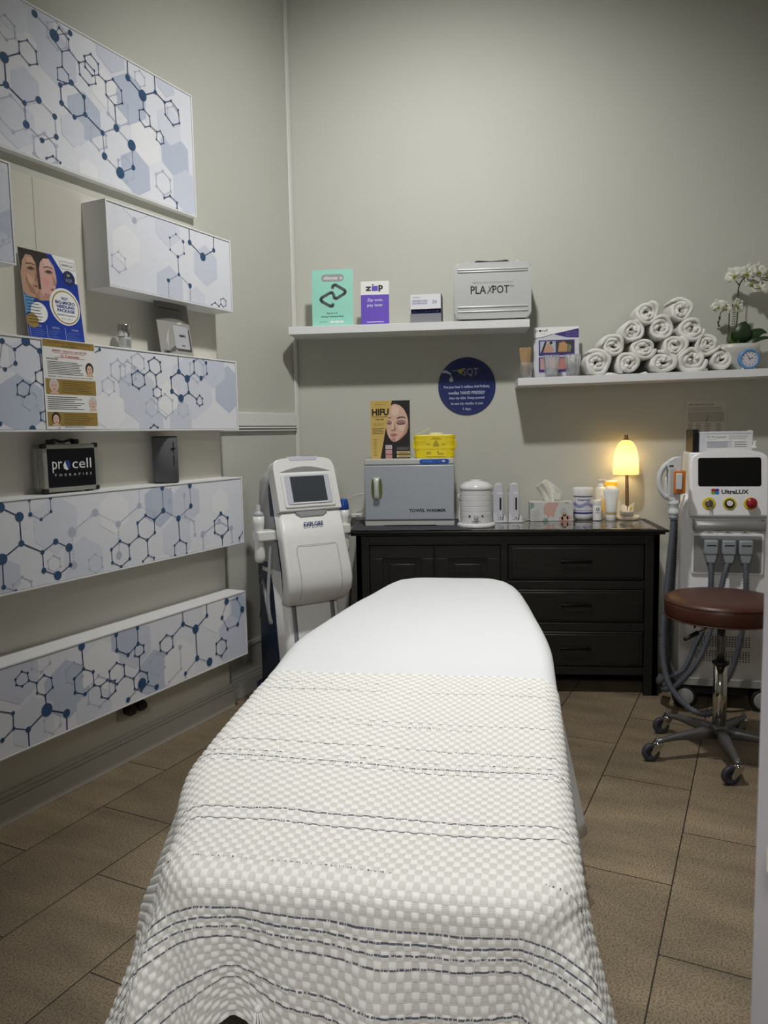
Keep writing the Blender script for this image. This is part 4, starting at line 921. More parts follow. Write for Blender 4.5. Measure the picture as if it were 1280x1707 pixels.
# clear glossy protective sheet on the right, grey cloth on the left
FILM = mat('clear_vinyl', (235, 238, 242), .04, 0, var=0, Transmission_Weight=.9, IOR=1.45, bump=.7, bscale=14)
mb = MB(); nx, ny = 80, 24; rows = []
for i in range(nx+1):
    for_ = []
    x = -.02+1.0*i/nx
    for j in range(ny+1):
        yv = 3.962+.49*j/ny; z = DT+.0022+.0018*noise.noise(Vector((x*14, yv*16, 0)))+.0016*noise.noise(Vector((x*40, yv*30, 3)))
        if j == 0: yv -= .006+.005*noise.noise(Vector((x*18, 2, 1))); z -= .001
        for_.append(mb.v(x, yv, z))
    rows.append(for_)
for a, b in zip(rows, rows[1:]):
    for j in range(ny): mb.face([a[j], b[j], b[j+1], a[j+1]], FILM, True)
VIN = mat('grey_vinyl_sheen', (66, 63, 58), .08, 0, var=.1, nscale=12, Specular_IOR_Level=.7, Coat_Weight=.6, Coat_Roughness=.04)
o = mb.build('vinyl_cover', recalc=False); o.data.materials[0] = VIN; md = o.modifiers.new('s', 'SOLIDIFY'); md.thickness = .0008; md.offset = 1
tag(o, 'glossy wrinkled clear cover on the right part of the dresser top', 'table cover')
CLO = mat('charcoal_cloth', (62, 62, 68), .85, bump=.5, bscale=600)
mb = MB(); rows = []; nx, ny = 60, 26
for i in range(nx+1):
    r_ = []; x = -.615+.66*i/nx
    for j in range(ny+1):
        yv = 3.955+.50*j/ny; z = DT+.004+.0035*noise.noise(Vector((x*9, yv*26, 0)))+.002
        if j == 0: yv += .008*noise.noise(Vector((x*8, 0, 4)))
        if x < -.585: z -= (-.585-x)*1.2; 
        r_.append(mb.v(max(x, -.606) if x < -.59 else x, yv, z))
    rows.append(r_)
for a, b in zip(rows, rows[1:]):
    for j in range(ny): mb.face([a[j], b[j], b[j+1], a[j+1]], CLO, True)
o = mb.build('table_cloth', recalc=False); md = o.modifiers.new('s', 'SOLIDIFY'); md.thickness = .003; md.offset = -1
tag(o, 'charcoal cloth under the towel warmer on the dresser', 'cloth')
TZ = DT+.0065

# ------------------------------------------------------------------ towel warmer and what stands on it
t = thing('towel_warmer', 'grey towel warmer cabinet on the left of the dresser', 'towel warmer', (-.527, 4.135, TZ))
TWG = mat('warmer_grey', (172, 178, 186), .32, .1); TWL = mat('warmer_light', (196, 196, 194), .35, .05)
W_ = .484; 
mb = MB(); mb.box(.002, W_-.002, .012, .30, .012, .352, TWL, .004); mb.build('cabinet', t)
mb = MB(); mb.prism([(0, .0), (.10, .0), (.105, .006), (.385, .006), (.39, 0), (W_, 0), (W_, .028), (0, .028)], .0, .29, TWL, .002); mb.build('base', t)
mb = MB(); mb.box(0, W_, 0, .30, .331, .362, TWL, .005); mb.build('top_panel', t)
d0 = MB(); d0.box(0, W_, -.006, .02, .031, .328, TWG, .006, 3); door = d0.build('door', t)
OL = C_(92, 108, 52, .4)
mb = MB()
for x_ in (.047, .087): mb.prism(circ(x_, .202, .0105, 20, .055), -.0075, -.004, OL)
mb.build('handle_recess', door)
mb = MB(); rows = []
prof = [(-.008, .262), (-.020, .256), (-.026, .235), (-.027, .20), (-.026, .165), (-.022, .150), (-.008, .145)]
for i, (y_, z_) in enumerate(prof):
    w_ = (.020, .017, .0125, .0115, .0125, .016, .017)[i]; rows.append([mb.v(.067-w_, y_, z_), mb.v(.067-w_*.5, y_-.004, z_), mb.v(.067+w_*.5, y_-.004, z_), mb.v(.067+w_, y_, z_)])
for a, b in zip(rows, rows[1:]):
    for j in range(3): mb.face([a[j], a[j+1], b[j+1], b[j]], TWL, True)
o = mb.build('handle', door, recalc=False); md = o.modifiers.new('s', 'SOLIDIFY'); md.thickness = .004
mb = MB(); mb.text('TOWEL WARMER', .340, .083, .018, -.0066, C_(10, 10, 12), .198, .03); mb.build('door_lettering', door, recalc=False)
mb = MB(); mb.prism(rrect(.300, .458, .334, .359, .0124, 6), -.004, .0, C_(20, 84, 176, .3)); mb.text('RTD-23A', .345, .347, .009, -.0044, C_(120, 180, 230), .052); mb.box(.420, .438, -.0055, -.002, .342, .353, C_(215, 220, 225), .001)
mb.line((.400, .347), (.412, .347),   .0015, -.0044, C_(120, 180, 230)); mb.build('control_panel', t, recalc=False)
WT = TZ+.362
def d_hifu(t):
    G = C_(206, 176, 96, .4); K = C_(24, 22, 24); SKN = C_(216, 178, 158); SKD = C_(188, 144, 124); LIP = C_(178, 118, 108)
    t.flat([(0, 0), (.216, 0), (.216, .316), (0, .316)], Y(1), K)
    HR = C_(30, 25, 26); SL = C_(228, 196, 178); SD2 = C_(160, 118, 102); SHD = C_(158, 120, 120)
    t.flat([(.113, .292), (.135, .298), (.160, .290), (.182, .270), (.198, .240), (.206, .205), (.207, .170), (.198, .140), (.178, .118), (.158, .102), (.140, .092), (.124, .090), (.110, .100), (.098, .118), (.090, .140), (.085, .165), (.083, .200), (.09, .25)], Y(2), SKN)
    t.flat([(.206, .205), (.207, .170), (.198, .140), (.178, .118), (.158, .102), (.140, .092), (.160, .112), (.176, .130), (.188, .152), (.196, .18)], Y(3), SKD)
    t.flat([(.098, .118), (.110, .100), (.124, .090), (.140, .092), (.132, .101), (.114, .108)], Y(3), SKD)
    t.flat([(.118, .285), (.140, .288), (.160, .270), (.150, .238), (.128, .232), (.114, .25)], Y(3), SL); t.flat([(.150, .178), (.172, .182), (.184, .168), (.172, .150), (.154, .158)], Y(3), SL)
    t.flat([(.088, .316), (.216, .316), (.216, .06), (.206, .10), (.208, .14), (.212, .19), (.207, .236), (.192, .268), (.168, .292), (.140, .300), (.122, .296), (.108, .285), (.095, .255)], Y(4), HR)
    t.flat([(.150, .098), (.165, .104), (.19, .128), (.206, .15), (.216, .06), (.216, .0), (.12, .0), (.12, .085)], Y(1.5), HR)
    for P in ([(.140, .216), (.150, .224), (.168, .229), (.186, .226), (.197, .216), (.186, .220), (.168, .222), (.152, .217)], [(.090, .217), (.102, .226), (.118, .222), (.104, .221)]): t.flat(P, Y(5), C_(48, 34, 32))
    for P in ([(.138, .194), (.146, .206), (.164, .211), (.182, .208), (.194, .198), (.184, .188), (.166, .184), (.148, .186)], [(.086, .196), (.096, .209), (.110, .206), (.117, .196), (.106, .186), (.093, .187)]): t.flat(P, Y(5), SHD)
    for P in ([(.140, .193), (.150, .186), (.166, .183), (.184, .187), (.195, .196), (.184, .191), (.166, .188), (.150, .190)], [(.088, .195), (.096, .186), (.108, .186), (.117, .193), (.107, .190), (.097, .190)]): t.flat(P, Y(6), C_(26, 18, 22))
    t.flat([(.120, .205), (.127, .205), (.125, .175), (.120, .160), (.114, .158)], Y(5), SL); t.flat([(.128, .200), (.134, .175), (.140, .158), (.134, .150), (.122, .149), (.112, .152), (.114, .158), (.122, .157), (.130, .163)], Y(5), SD2)
    t.flat([(.108, .128), (.116, .137), (.122, .134), (.129, .138), (.148, .130), (.130, .127), (.118, .126)], Y(6), C_(168, 104, 98)); t.flat([(.109, .127), (.118, .126), (.130, .127), (.148, .129), (.136, .117), (.122, .114), (.113, .118)], Y(6), C_(196, 132, 124)); t.poly([(.108, .1275), (.120, .126), (.148, .1295)], .0012, Y(7), C_(110, 60, 60))
    t.flat([(.116, .108), (.132, .110), (.138, .104), (.124, .102)], Y(5), SD2)
    K = C_(24, 22, 24)
    t.flat([(.07, 0), (.216, 0), (.216, .075), (.09, .085)], Y(3.5), K)
    t.flat([(0, 0), (.052, 0), (.082, .16), (.118, .316), (0, .316)], Y(8), G)
    t.poly([(.012, .284), (.09, .284), (.096, .308), (.012, .308)], .001, Y(9), C_(140, 116, 60), True); t.text('SKINFOCUS', .054, .296, .008, Y(9), C_(90, 76, 44), .060)
    t.text('HIFU', .054, .254, .038, Y(9), K, .094, .045); t.text('The Non-Surgical', .048, .228, .010, Y(9), K, .084, .03); t.text('Face Lift', .050, .215, .010, Y(9), K, .044, .03)
    t.text('CALL TODAY TO', .044, .190, .006, Y(9), K, .062); t.text('REJUVENATE', .042, .181, .006, Y(9), K, .050); t.bars(.008, .076, .134, .168, 4, Y(9), K, .35, .2)
    for i in range(8): t.bars(.016+.0*i, .034, .012+.0125*i, .021+.0125*i, 1, Y(9), C_(110, 90, 40), .35, .2)
    for i, c in enumerate((C_(196, 188, 196), C_(205, 160, 160), C_(196, 140, 140))):
        t.flat([(.080, .052-.026*i), (.116, .052-.026*i), (.116, .074-.026*i), (.080, .074-.026*i)], Y(5), c); t.flat(circ(.090, .063-.026*i, .005, 8), Y(6), SKD); t.flat(circ(.106, .063-.026*i, .005, 8), Y(6), SKD)
    for z_ in (.006, .026): t.flat([(.142, z_), (.214, z_), (.214, z_+.013), (.142, z_+.013)], Y(5), C_(214, 190, 130)); t.bars(.150, .206, z_+.002, z_+.011, 1, Y(6), C_(120, 96, 50), .5, 0)
    t.bars(.142, .212, .046, .064, 3, Y(5), C_(150, 150, 150), .25, .1)
board('promotional_poster', 'gold and black facelift poster of a dark haired woman on the towel warmer', 'poster', .216, .316, (-.497, 4.215, WT+.0005), d_hifu, tilt=-.05)

# yellow sharps container
t = thing('sharps_container', 'yellow sharps container on top of the towel warmer', 'container', (-.149, 4.245, WT), .04)
YEL = mat('sharps_yellow', (236, 212, 26), .35, Subsurface_Weight=.08); CRM = mat('cream_plastic', (232, 226, 176), .4)
mb = MB(); P = rrect(-.112, .112, -.05, .05, .03, 6)
def ringp(sc_, z): return [((p[0])*sc_, (p[1])*sc_, z) for p in P]
prof = [(.93, 0), (.96, .006), (.975, .045), (1.0, .048), (1.0, .060), (.985, .066), (.985, .084), (1.0, .088), (1.0, .108), (1.015, .110), (1.015, .122), (.98, .126)]
rings = [[mb.v(*q) for q in ringp(a, z)] for a, z in prof]
for a, b in zip(rings, rings[1:]):
    for i in range(len(a)): mb.face([a[i], a[(i+1) % len(a)], b[(i+1) % len(a)], b[i]], YEL)
mb.face(rings[0][::-1], YEL); mb.face(rings[-1], YEL)
for sx in (-1, 1): mb.box(sx*.112-.006, sx*.112+.006, -.028, .028, .05, .095, YEL, .003)
mb.build('container_body', t)
mb = MB(); mb.lathe([(.040, .124), (.040, .132), (.036, .137), (.001, .138)], CRM, c=(.01, 0, 0), cap=False); mb.build('lid', t)
mb = MB(); T0 = mb.T; mb.T = Matrix.Translation((-.062, 0, .142)) @ Matrix.Rotation(-.42, 4, 'Y'); mb.box(-.038, .044, -.028, .028, -.002, .002, CRM, .0015); mb.build('open_flap', t)
mb = MB(); yy = -.0515; K = C_(96, 84, 20)
mb.T = Matrix.Rotation(0, 4, 'X'); mb.flat([(-.047, .010), (.062, .010), (.062, .112), (-.047, .112)], -.0512, C_(238, 216, 40, .4))
mb.text('CAUTION', .008, .108, .006, yy-.0003, K, .036); mb.text('CONTAMINATED SHARPS', .008, .102, .004, yy-.0003, K, .06); mb.poly([(-.008, .068), (.024, .068), (.008, .096)], .0018, yy-.0003, K, True)
for a in (90, 210, 330): mb.poly(circ(.008+.0055*math.cos(math.radians(a)), .077+.0055*math.sin(math.radians(a)), .0046, 10), .0014, yy-.0003, K, True)
mb.text('BIOHAZARD', .008, .063, .004, yy-.0003, K, .026); mb.bars(-.044, -.02, .07, .08, 2, yy-.0003, K, .3); mb.bars(.04, .058, .07, .08, 3, yy-.0003, K, .3); mb.bars(-.044, .06, .046, .050, 1, yy-.0003, K, .3, 0)
for i in range(12): mb.box(-.044+.0021*i, -.044+.0021*i+(.0006+.0007*(i % 3 == 0)), yy-.0003, yy-.0001, .018, .036, K)
mb.flat(circ(.018, .033, .004, 10), yy-.0003, K); mb.bars(.014, .054, .016, .028, 3, yy-.0003, K, .3)
mb.build('warning_label', t, recalc=False)

# socket strip on the dresser's left end and its lead
t = thing('socket_strip', 'white socket strip behind the left end of the charcoal cloth', 'power strip', (-.650, 4.44, .888))
mb = MB(); mb.box(0, .11, 0, .036, 0, .026, C_(222, 222, 220), .006); mb.build('strip_body', t)
mb = MB(); mb.box(.03, .05, -.002, .002, .008, .018, C_(160, 160, 160), .001); mb.box(.02, .10, .01, .034, -.012, .0, C_(222, 222, 220), .003); mb.build('switch', t)
CW = C_(206, 204, 196, .4)
mb = MB(); mb.tube(spline([(-.70, 4.42, 1.0), (-.66, 4.40, 1.005), (-.60, 4.40, 1.03), (-.54, 4.42, 1.035), (-.50, 4.45, 1.03)], 8), .003, CW, 6); tag(mb.build('loose_cable'), 'thin white cord looping left from behind the towel warmer', 'cord')

# wax heater
t = thing('wax_heater', 'round white wax heater with grooved sides, right of the towel warmer', 'wax heater', (.073, 4.118, DT+.0035))
WP = mat('wax_heater_white', (226, 226, 228), .25)
mb = MB(); mb.lathe([(.098, 0), (.101, .004), (.101, .014), (.096, .020), (.084, .021)], WP, seg=44); mb.build('base', t)
pr = [(.083, .020)]
for i in range(6):
    z0 = .025+.029*i; pr += [(.0828, z0), (.084, z0+.0015), (.084, z0+.0262), (.0828, z0+.0275)]
mb = MB(); mb.lathe(pr, WP, seg=44, sm=False); mb.build('body', t)
mb = MB(); mb.lathe([(.085, .198), (.087, .200), (.087, .210), (.082, .222), (.060, .236), (.030, .243), (.028, .246), (.001, .247)], WP, seg=44, cap=False); mb.lathe([(.030, .243), (.031, .247), (.026, .2495), (.001, .250)], WP, seg=24, cap=False); mb.build('lid', t)
mb = MB(); mb.lathe([(.012, .0), (.012, .012), (.009, .015)], mat('dial_grey', (196, 196, 194), .3), c=(-.002, -.083, .060), axis='y', seg=20); mb.build('dial', t)
for x_ in (-.035, .031):
    mb = MB(); mb.lathe([(.0055, .0), (.0055, .003)], BLKP, c=(x_, -.0765, .062), axis='y', seg=14); mb.build('indicator_light', t)
mb = MB(); mb.text('BeautyPro', 0, .033, .008, -.0855, DARK, .048, .02); mb.build('logo', t, recalc=False)
mb = MB(); mb.tube(spline([(-.074, .04, .172), (-.092, .04, .165), (-.094, .04, .15), (-.084, .05, .13), (-.09, .05, .06), (-.088, .045, .02)], 6), .0045, WP, 8); mb.build('handle', t)

# two cartridge warmers standing in docks
for k, (x_, lab) in enumerate(((.205, 'left of the two white roll on wax warmers in docks'), (.291, 'right of the two white roll on wax warmers in docks'))):
    t = thing('roll_on_warmer', lab, 'wax warmer', (x_, 4.305, DT+.0035), 0, 'roll on wax warmers')
    mb = MB(); P = [(-.041, 0), (.043, 0), (.037, .010), (.032, .038), (.026, .042), (.020, .012), (-.018, .012), (-.029, .050), (-.034, .050)]
    mb.prism(P, -.045, .035, WP, .003); mb.build('dock', t)
    GY = mat('warmer_body', (206, 206, 214), .3); 
    mb = MB(); mb.prism([(-.038, .012), (.014, .012), (.020, .05), (.020, .16), (.016, .205), (.012, .216), (-.012, .218), (-.030, .205), (-.034, .165), (-.040, .15)], -.024, .022, GY, .006, 3); mb.build('body', t)
    mb = MB(); mb.prism(rrect(-.012, .018, .02, .165, .01, 4), -.030, -.022, GY, .003); mb.build('front_cover', t)
    mb = MB(); mb.box(-.0005, .0095, -.0312, -.029, .070, .138, BLKP, .001); mb.build('level_window', t)
    mb = MB(); mb.lathe([(.006, 0), (.0055, .002)], WP, c=(.005, -.030, .050), axis='y', seg=14); mb.lathe([(.0035, 0), (.003, .0014)], BLKP, c=(.005, -.030, .028), axis='y', seg=10); mb.build('power_button', t)
mb = MB(); mb.tube(spline([(.335, 4.33, DT+.006), (.36, 4.36, DT+.006), (.40, 4.42, DT+.006)], 6), .003, CW, 6); tag(mb.build('loose_cable'), 'short white cord between the wax warmers and the tissue box', 'cord')

# tissue box
t = thing('tissue_box', 'patterned tissue box with a tissue pulled out, middle of the dresser', 'tissue box', (.376, 4.325, DT+.0035), .0)
TB = mat('tissue_carton', (206, 206, 202), .5); PK = C_(212, 166, 154); GN = C_(132, 162, 150); GL = C_(150, 152, 156)
W_, Hh, Dp = .236, .106, .115
mb = MB(); mb.box(0, W_, 0, Dp, 0, Hh, TB, .0015); mb.build('carton', t)
mb = MB(); rr = (0.001, W_-.001, .001, Hh-.001)
def shell(cx, cz, r, m, k):
    mb.flat(circ(cx, cz, r, 24, r*1.15), -.0004-.0001*k, m, rr)
    for i in range(9):
        a = i*.7; mb.poly([(p[0], p[1]) for p in circ(cx+r*.55*math.cos(a), cz+r*.6*math.sin(a), r*.24, 7)], .001, -.0006-.0001*k, TB, True, rr)
shell(.108, .070, .034, PK, 1)
for dx, dz, r in ((.14, .10, .014), (.083, .052, .01), (.125, .035, .008), (.10, .03, .008)): mb.flat(circ(dx, dz, r, 12, r*1.6), -.0004, PK, rr)
for dx, dz, r in ((.19, .018, .02), (.170, .014, .012), (.212, .020, .014), (.188, .036, .012)): mb.flat(circ(dx, dz, r, 12), -.0005, PK, rr)
for i in range(5): mb.line((.19, .02), (.19+.026*math.cos(.4+i*.6), .02+.026*math.sin(.4+i*.6)), .0012, -.0008, TB, rr)
for cx_, cz_, r in ((.032, .033, .021), (.182, .050, .018)):
    mb.poly(circ(cx_, cz_, r, 18, r*1.2), .0012, -.0005, GL, True, rr)
    for i in range(6): mb.poly(circ(cx_+r*.5*math.cos(i*1.05), cz_+r*.6*math.sin(i*1.05), r*.26, 6), .001, -.0005, GL, True, rr)
mb.flat(circ(.002, .09, .020, 16), -.0005, GN, rr); mb.flat(circ(.085, .004, .014, 14), -.0005, GN, rr); mb.flat(circ(.20, .104, .012, 12, .006), -.0005, GL, rr)
mb.build('printed_front', t, recalc=False)
TIS = mat('tissue_paper', (232, 228, 216), .9, Transmission_Weight=0, Subsurface_Weight=.15)
mb = MB(); rows = []
for i in range(15):
    u = i/14; r_ = []
    for j in range(21):
        v = j/20; x = .085+.075*v+(u-.2)*.03; z = Hh-.004+.128*u*(1-1.1*abs(v-.38)**1.3); wv = .014*math.sin(v*9+u*3)*(.4+u)+.006*math.sin(v*23+u*5)
        x = .095+.055*v-.060*u*(1-v)+.030*u*v
        r_.append(mb.v(x, .055+wv, z))
    rows.append(r_)
for a, b in zip(rows, rows[1:]):
    for j in range(20): mb.face([a[j], b[j], b[j+1], a[j+1]], TIS, True)
tis = [(.150, .058), (.170, .060), (.176, .048)]
q = [mb.v(.128, .045, Hh+.048), mb.v(.172, .035, Hh+.045), mb.v(.172, .038, Hh+.015), mb.v(.140, .05, Hh+.010)]; mb.face(q, TIS)
o = mb.build('tissue', t, recalc=False); md = o.modifiers.new('s', 'SOLIDIFY'); md.thickness = .0008

# isopropyl wipes tub
IV = C_(38, 40, 130, .35)
t = thing('wipes_tub', 'white tub of alcohol wipes with a blue label, right of the tissue box', 'tub', (.674, 4.395, DT+.0035))
PW = mat('white_plastic', (230, 230, 228), .35); mb = MB(); mb.lathe([(.040, 0), (.050, .010), (.053, .02), (.053, .135)], PW, seg=40); mb.build('tub', t)
mb = MB(); mb.lathe([(.056, .136), (.0565, .138), (.0565, .176), (.052, .182), (.001, .183)], PW, seg=40, cap=False); mb.build('lid', t)
mb = MB(); r0 = .0535
def arc(mb, x0, x1, z0, z1, m, r=.0535, n=10, wave=None):
    """label strip wrapped on a cylinder, x in metres along the arc, 0 = front"""
    for i in range(n):
        xa, xb = x0+(x1-x0)*i/n, x0+(x1-x0)*(i+1)/n; a, b = xa/r, xb/r
        f = (lambda x: wave(x)) if wave else (lambda x: 0)
        mb.face([mb.v(r*math.sin(a), -r*math.cos(a), z0+f(xa)), mb.v(r*math.sin(b), -r*math.cos(b), z0+f(xb)), mb.v(r*math.sin(b), -r*math.cos(b), z1+f(xb)), mb.v(r*math.sin(a), -r*math.cos(a), z1+f(xa))], m, True)
arc(mb, -.075, .075, .022, .134, C_(226, 226, 232), .0534, 24)
for z0, z1, m in ((.036, .046, IV), (.053, .056, IV), (.130, .134, C_(50, 50, 70))): arc(mb, -.075, .075, z0, z1, m, .0537, 24)
arc(mb, -.075, .075, .075, .095, C_(150, 152, 194), .0537, 24, lambda x: .007*math.sin(x*75+.4)); arc(mb, -.052, -.0505, .022, .134, IV, .0538, 2)
tub_label = mb
def arctext(mb, s_, cx, cz, h, m, wd, r, bold=0):
    V, F, asp = text_tris(s_, bold); vs = []
    for v in V:
        a = (cx-wd/2+v[0]*wd)/r; vs.append(mb.v(r*math.sin(a), -r*math.cos(a), cz-h/2+v[1]*h))
    for f in F: mb.face([vs[i] for i in f], m)
mb = tub_label; arctext(mb, 'Isopropyl', .0, .114, .015, IV, .074, .0540, .02); arctext(mb, 'wipes', .026, .104, .008, IV, .022, .0540, .01); arctext(mb, '75 wipes', .012, .070, .005, IV, .028, .0540); mb.build('label', t, recalc=False)

# bottles and tubes
t = thing('lotion_bottle', 'small white bottle with a dark round mark, in front of the taller pump bottle', 'bottle', (.744, 4.345, DT+.0035))
mb = MB(); mb.lathe([(.0235, 0), (.0235, .002), (.0235, .088), (.0225, .0895)], PW, seg=24); mb.build('bottle_body', t)
mb = MB(); mb.lathe([(.0238, .089), (.024, .090), (.024, .112), (.0225, .115), (.001, .1155)], PW, seg=24, cap=False); mb.build('cap', t)
mb = MB(); mb.lathe([(.0238, 0), (.0238, .003)], C_(30, 34, 60), seg=24, cap=False)
for i in range(1): 
    P = circ(0, .064, .0095, 16); mb.face([mb.v(.0239*math.sin(p[0]/.0239), -.0239*math.cos(p[0]/.0239)-.0003, p[1]) for p in P], C_(34, 42, 70))
arctext(mb, 'COSMEDIX', 0, .046, .0045, DARK, .032, .0240, .01); arctext(mb, 'clean', 0, .038, .003, C_(140, 140, 140), .016, .0240); mb.build('label', t, recalc=False)
t = thing('pump_bottle', 'tall cream pump bottle behind the small white bottle', 'bottle', (.775, 4.425, DT+.0035))
CP = mat('cream_bottle', (232, 226, 210), .35)
mb = MB(); mb.lathe([(.030, 0), (.031, .003), (.031, .166), (.026, .176), (.016, .182)], CP, seg=24); mb.build('bottle_body', t)
mb = MB(); mb.lathe([(.016, .182), (.016, .196), (.008, .198), (.006, .212), (.012, .213), (.012, .222), (.001, .224)], PW, seg=18, cap=False); mb.tube([(0, 0, .219), (.024, -.006, .219), (.030, -.008, .214)], .0042, PW, 8); mb.build('pump', t)
mb = MB(); arctext(mb, 'image', .0, .13, .009, C_(130, 130, 130), .020, .0314); arc(mb, .0, .03, .04, .12, C_(226, 190, 120), .0313, 6); mb.build('label', t, recalc=False)
def tube_body(mb, w, d, h, m, flip=True):
    n = 24; rings = []
    for z, f in ((0, 0), (.02, .02), (.06*h/.18, .15), (h*.6, .55), (h*.85, .85), (h, 1)):
        rings.append([mb.v((d+(w-d)*f)*math.cos(2*PI*i/n), (d*(1-f)+.0015*f)*math.sin(2*PI*i/n), z) for i in range(n)])
    for a, b in zip(rings, rings[1:]):
        for i in range(n): mb.face([a[i], a[(i+1) % n], b[(i+1) % n], b[i]], m, True)
    mb.face(rings[0][::-1], m); mb.face(rings[-1], m)
t = thing('cream_tube', 'white cosmetic tube with a gold band, standing on its cap in front', 'tube', (.817, 4.335, DT+.0035))
mb = MB(); mb.T = Matrix.Translation((0, 0, .036)); tube_body(mb, .043, .028, .142, PW); mb.build('tube_body', t)
mb = MB(); mb.lathe([(.025, 0), (.0265, .002), (.028, .034), (.027, .036)], PW, seg=28); mb.build('cap', t)
mb = MB(); arc(mb, -.035, .035, .038, .046, C_(200, 168, 90), .0305, 12); mb.T = Matrix.Rotation(-.16, 4, 'X'); yy = -.0105
mb.text('image', 0, .135, .007, -.0125, C_(110, 110, 112), .024); mb.line((0, .150), (0, .158), .002, -.0125, DARK); mb.bars(-.022, .022, .112, .122, 2, -.0128, C_(190, 180, 130), .3)
for i in range(6): mb.line((-.018+.007*i, .080), (-.016+.007*i, .106-.004*(i % 3)), .004, -.0135, C_(188, 186, 150))
mb.text('masque', 0, .068, .005, -.0150, C_(130, 130, 120), .018); mb.build('label', t, recalc=False)
t = thing('cream_tube', 'cream tube with a yellow band at its top, behind the gold banded tube', 'tube', (.838, 4.455, DT+.0035))
mb = MB(); mb.T = Matrix.Translation((0, 0, .03)); tube_body(mb, .037, .024, .185, CP); mb.build('tube_body', t)
mb = MB(); mb.lathe([(.022, 0), (.024, .002), (.024, .030)], CP, seg=24); mb.build('cap', t)
mb = MB(); mb.flat([(-.0355, .187), (.0355, .187), (.036, .207), (-.036, .207)], -.0052, C_(240, 190, 40)); mb.build('yellow_band', t, recalc=False)

# ------------------------------------------------------------------ table lamp
lx, ly = .918, 4.400
t = thing('table_lamp', 'lit table lamp with a cream glass shade at the right end of the dresser', 'lamp', (lx, ly, DT+.0035))
LB = mat('lamp_base_cream', (222, 212, 188), .35); BR = mat('bronze', (126, 90, 58), .35, .8)
mb = MB(); mb.lathe([(.066, 0), (.070, .004), (.071, .014), (.066, .020), (.02, .022), (.001, .022)], LB, seg=44, cap=False); mb.build('base', t)
mb = MB(); mb.tube([(-.005, 0, .02), (-.012, 0, .43)], .0042, BR, 10); mb.tube([(.006, 0, .02), (-.004, 0, .43)], .0042, BR, 10); mb.build('stem', t)
SH = bpy.data.materials.new('lamp_glass'); SH.use_nodes = True; nt = SH.node_tree; b = nt.nodes['Principled BSDF']
b.inputs['Base Color'].default_value = srgb(246, 226, 170); b.inputs['Roughness'].default_value = .35
tr = nt.nodes.new('ShaderNodeBsdfTranslucent'); tr.inputs[0].default_value = (1, .95, .74, 1); mx = nt.nodes.new('ShaderNodeMixShader'); mx.inputs[0].default_value = .6
nzz = nt.nodes.new('ShaderNodeTexNoise'); nzz.inputs['Scale'].default_value = 20; hb = nt.nodes.new('ShaderNodeBump'); hb.inputs['Strength'].default_value = .05; nt.links.new(nzz.outputs[0], hb.inputs['Height']); nt.links.new(hb.outputs[0], b.inputs['Normal'])
nt.links.new(b.outputs[0], mx.inputs[1]); nt.links.new(tr.outputs[0], mx.inputs[2]); nt.links.new(mx.outputs[0], nt.nodes['Material Output'].inputs[0])
sx_ = -.010
mb = MB(); mb.T = Matrix.Translation((sx_, 0, 0)); pr = [(.0695, .250), (.0695, .262), (.0685, .30), (.066, .34), (.061, .375), (.052, .405), (.038, .428), (.022, .440), (.012, .443)]
mb.lathe(pr+[(.0105, .440), (.021, .436), (.036, .424), (.050, .402), (.059, .373), (.064, .339), (.0665, .30), (.0675, .25)], SH, seg=48, cap=False)
rg = None; mb.build('lamp_shade', t)
mb = MB(); mb.T = Matrix.Translation((sx_, 0, 0)); mb.lathe([(.022, .4425), (.021, .446), (.010, .448), (.010, .462), (.008, .464), (.010, .466), (.009, .470)], BR, seg=20); mb.build('finial', t)
BULB = mat('bulb_glow', (255, 230, 180), .5, Emission_Color=(1, .79, .47, 1), Emission_Strength=80)
mb = MB(); mb.ball((sx_, 0, .330), .020, BULB, 16, 10, (1, 1, 1.3)); mb.build('bulb', t)
# glass dish of sample tubes on the lamp base
t = thing('glass_dish', 'little glass dish of sample tubes on the lamp base', 'dish', (lx-.012, ly-.050, DT+.0035+.0225))
mb = MB(); mb.lathe([(.030, 0), (.036, .002), (.040, .026), (.038, .026), (.034, .005), (.001, .004)], GLASS, seg=28, cap=False); mb.build('dish_body', t)
SMP = C_(240, 226, 204, .4)
for i, (dx, dy, h, ti) in enumerate(((-.020, -.006, .055, -.06), (-.006, -.012, .050, .0), (.008, -.010, .048, .04), (-.012, .008, .058, -.02))):
    mb = MB(); mb.lathe([(.0065, 0), (.007, .004), (.007, h*.6), (.0055, h*.63), (.0055, h), (.004, h+.002)], SMP, seg=12); o = mb.build('sample_tube', None, (lx-.012+dx, ly-.050+dy, DT+.031)); o.rotation_euler = (0, ti, 0)
    tag(o, 'cream sample tube standing in the little glass dish', 'tube', 'sample tubes in the glass dish')
mb = MB(); mb.prism([(-.012, 0), (.012, 0), (.014, .075), (-.012, .055)], 0, .002, SMP); mb.flat([(-.006, .03), (.006, .03), (.006, .045), (-.006, .045)], -.0004, C_(240, 196, 60)); o = mb.build('sample_sachet', None, (lx+.008, ly-.046, DT+.0305), recalc=False); o.rotation_euler = (0, .12, .1)
tag(o, 'cream and yellow sachet standing in the little glass dish', 'sachet')
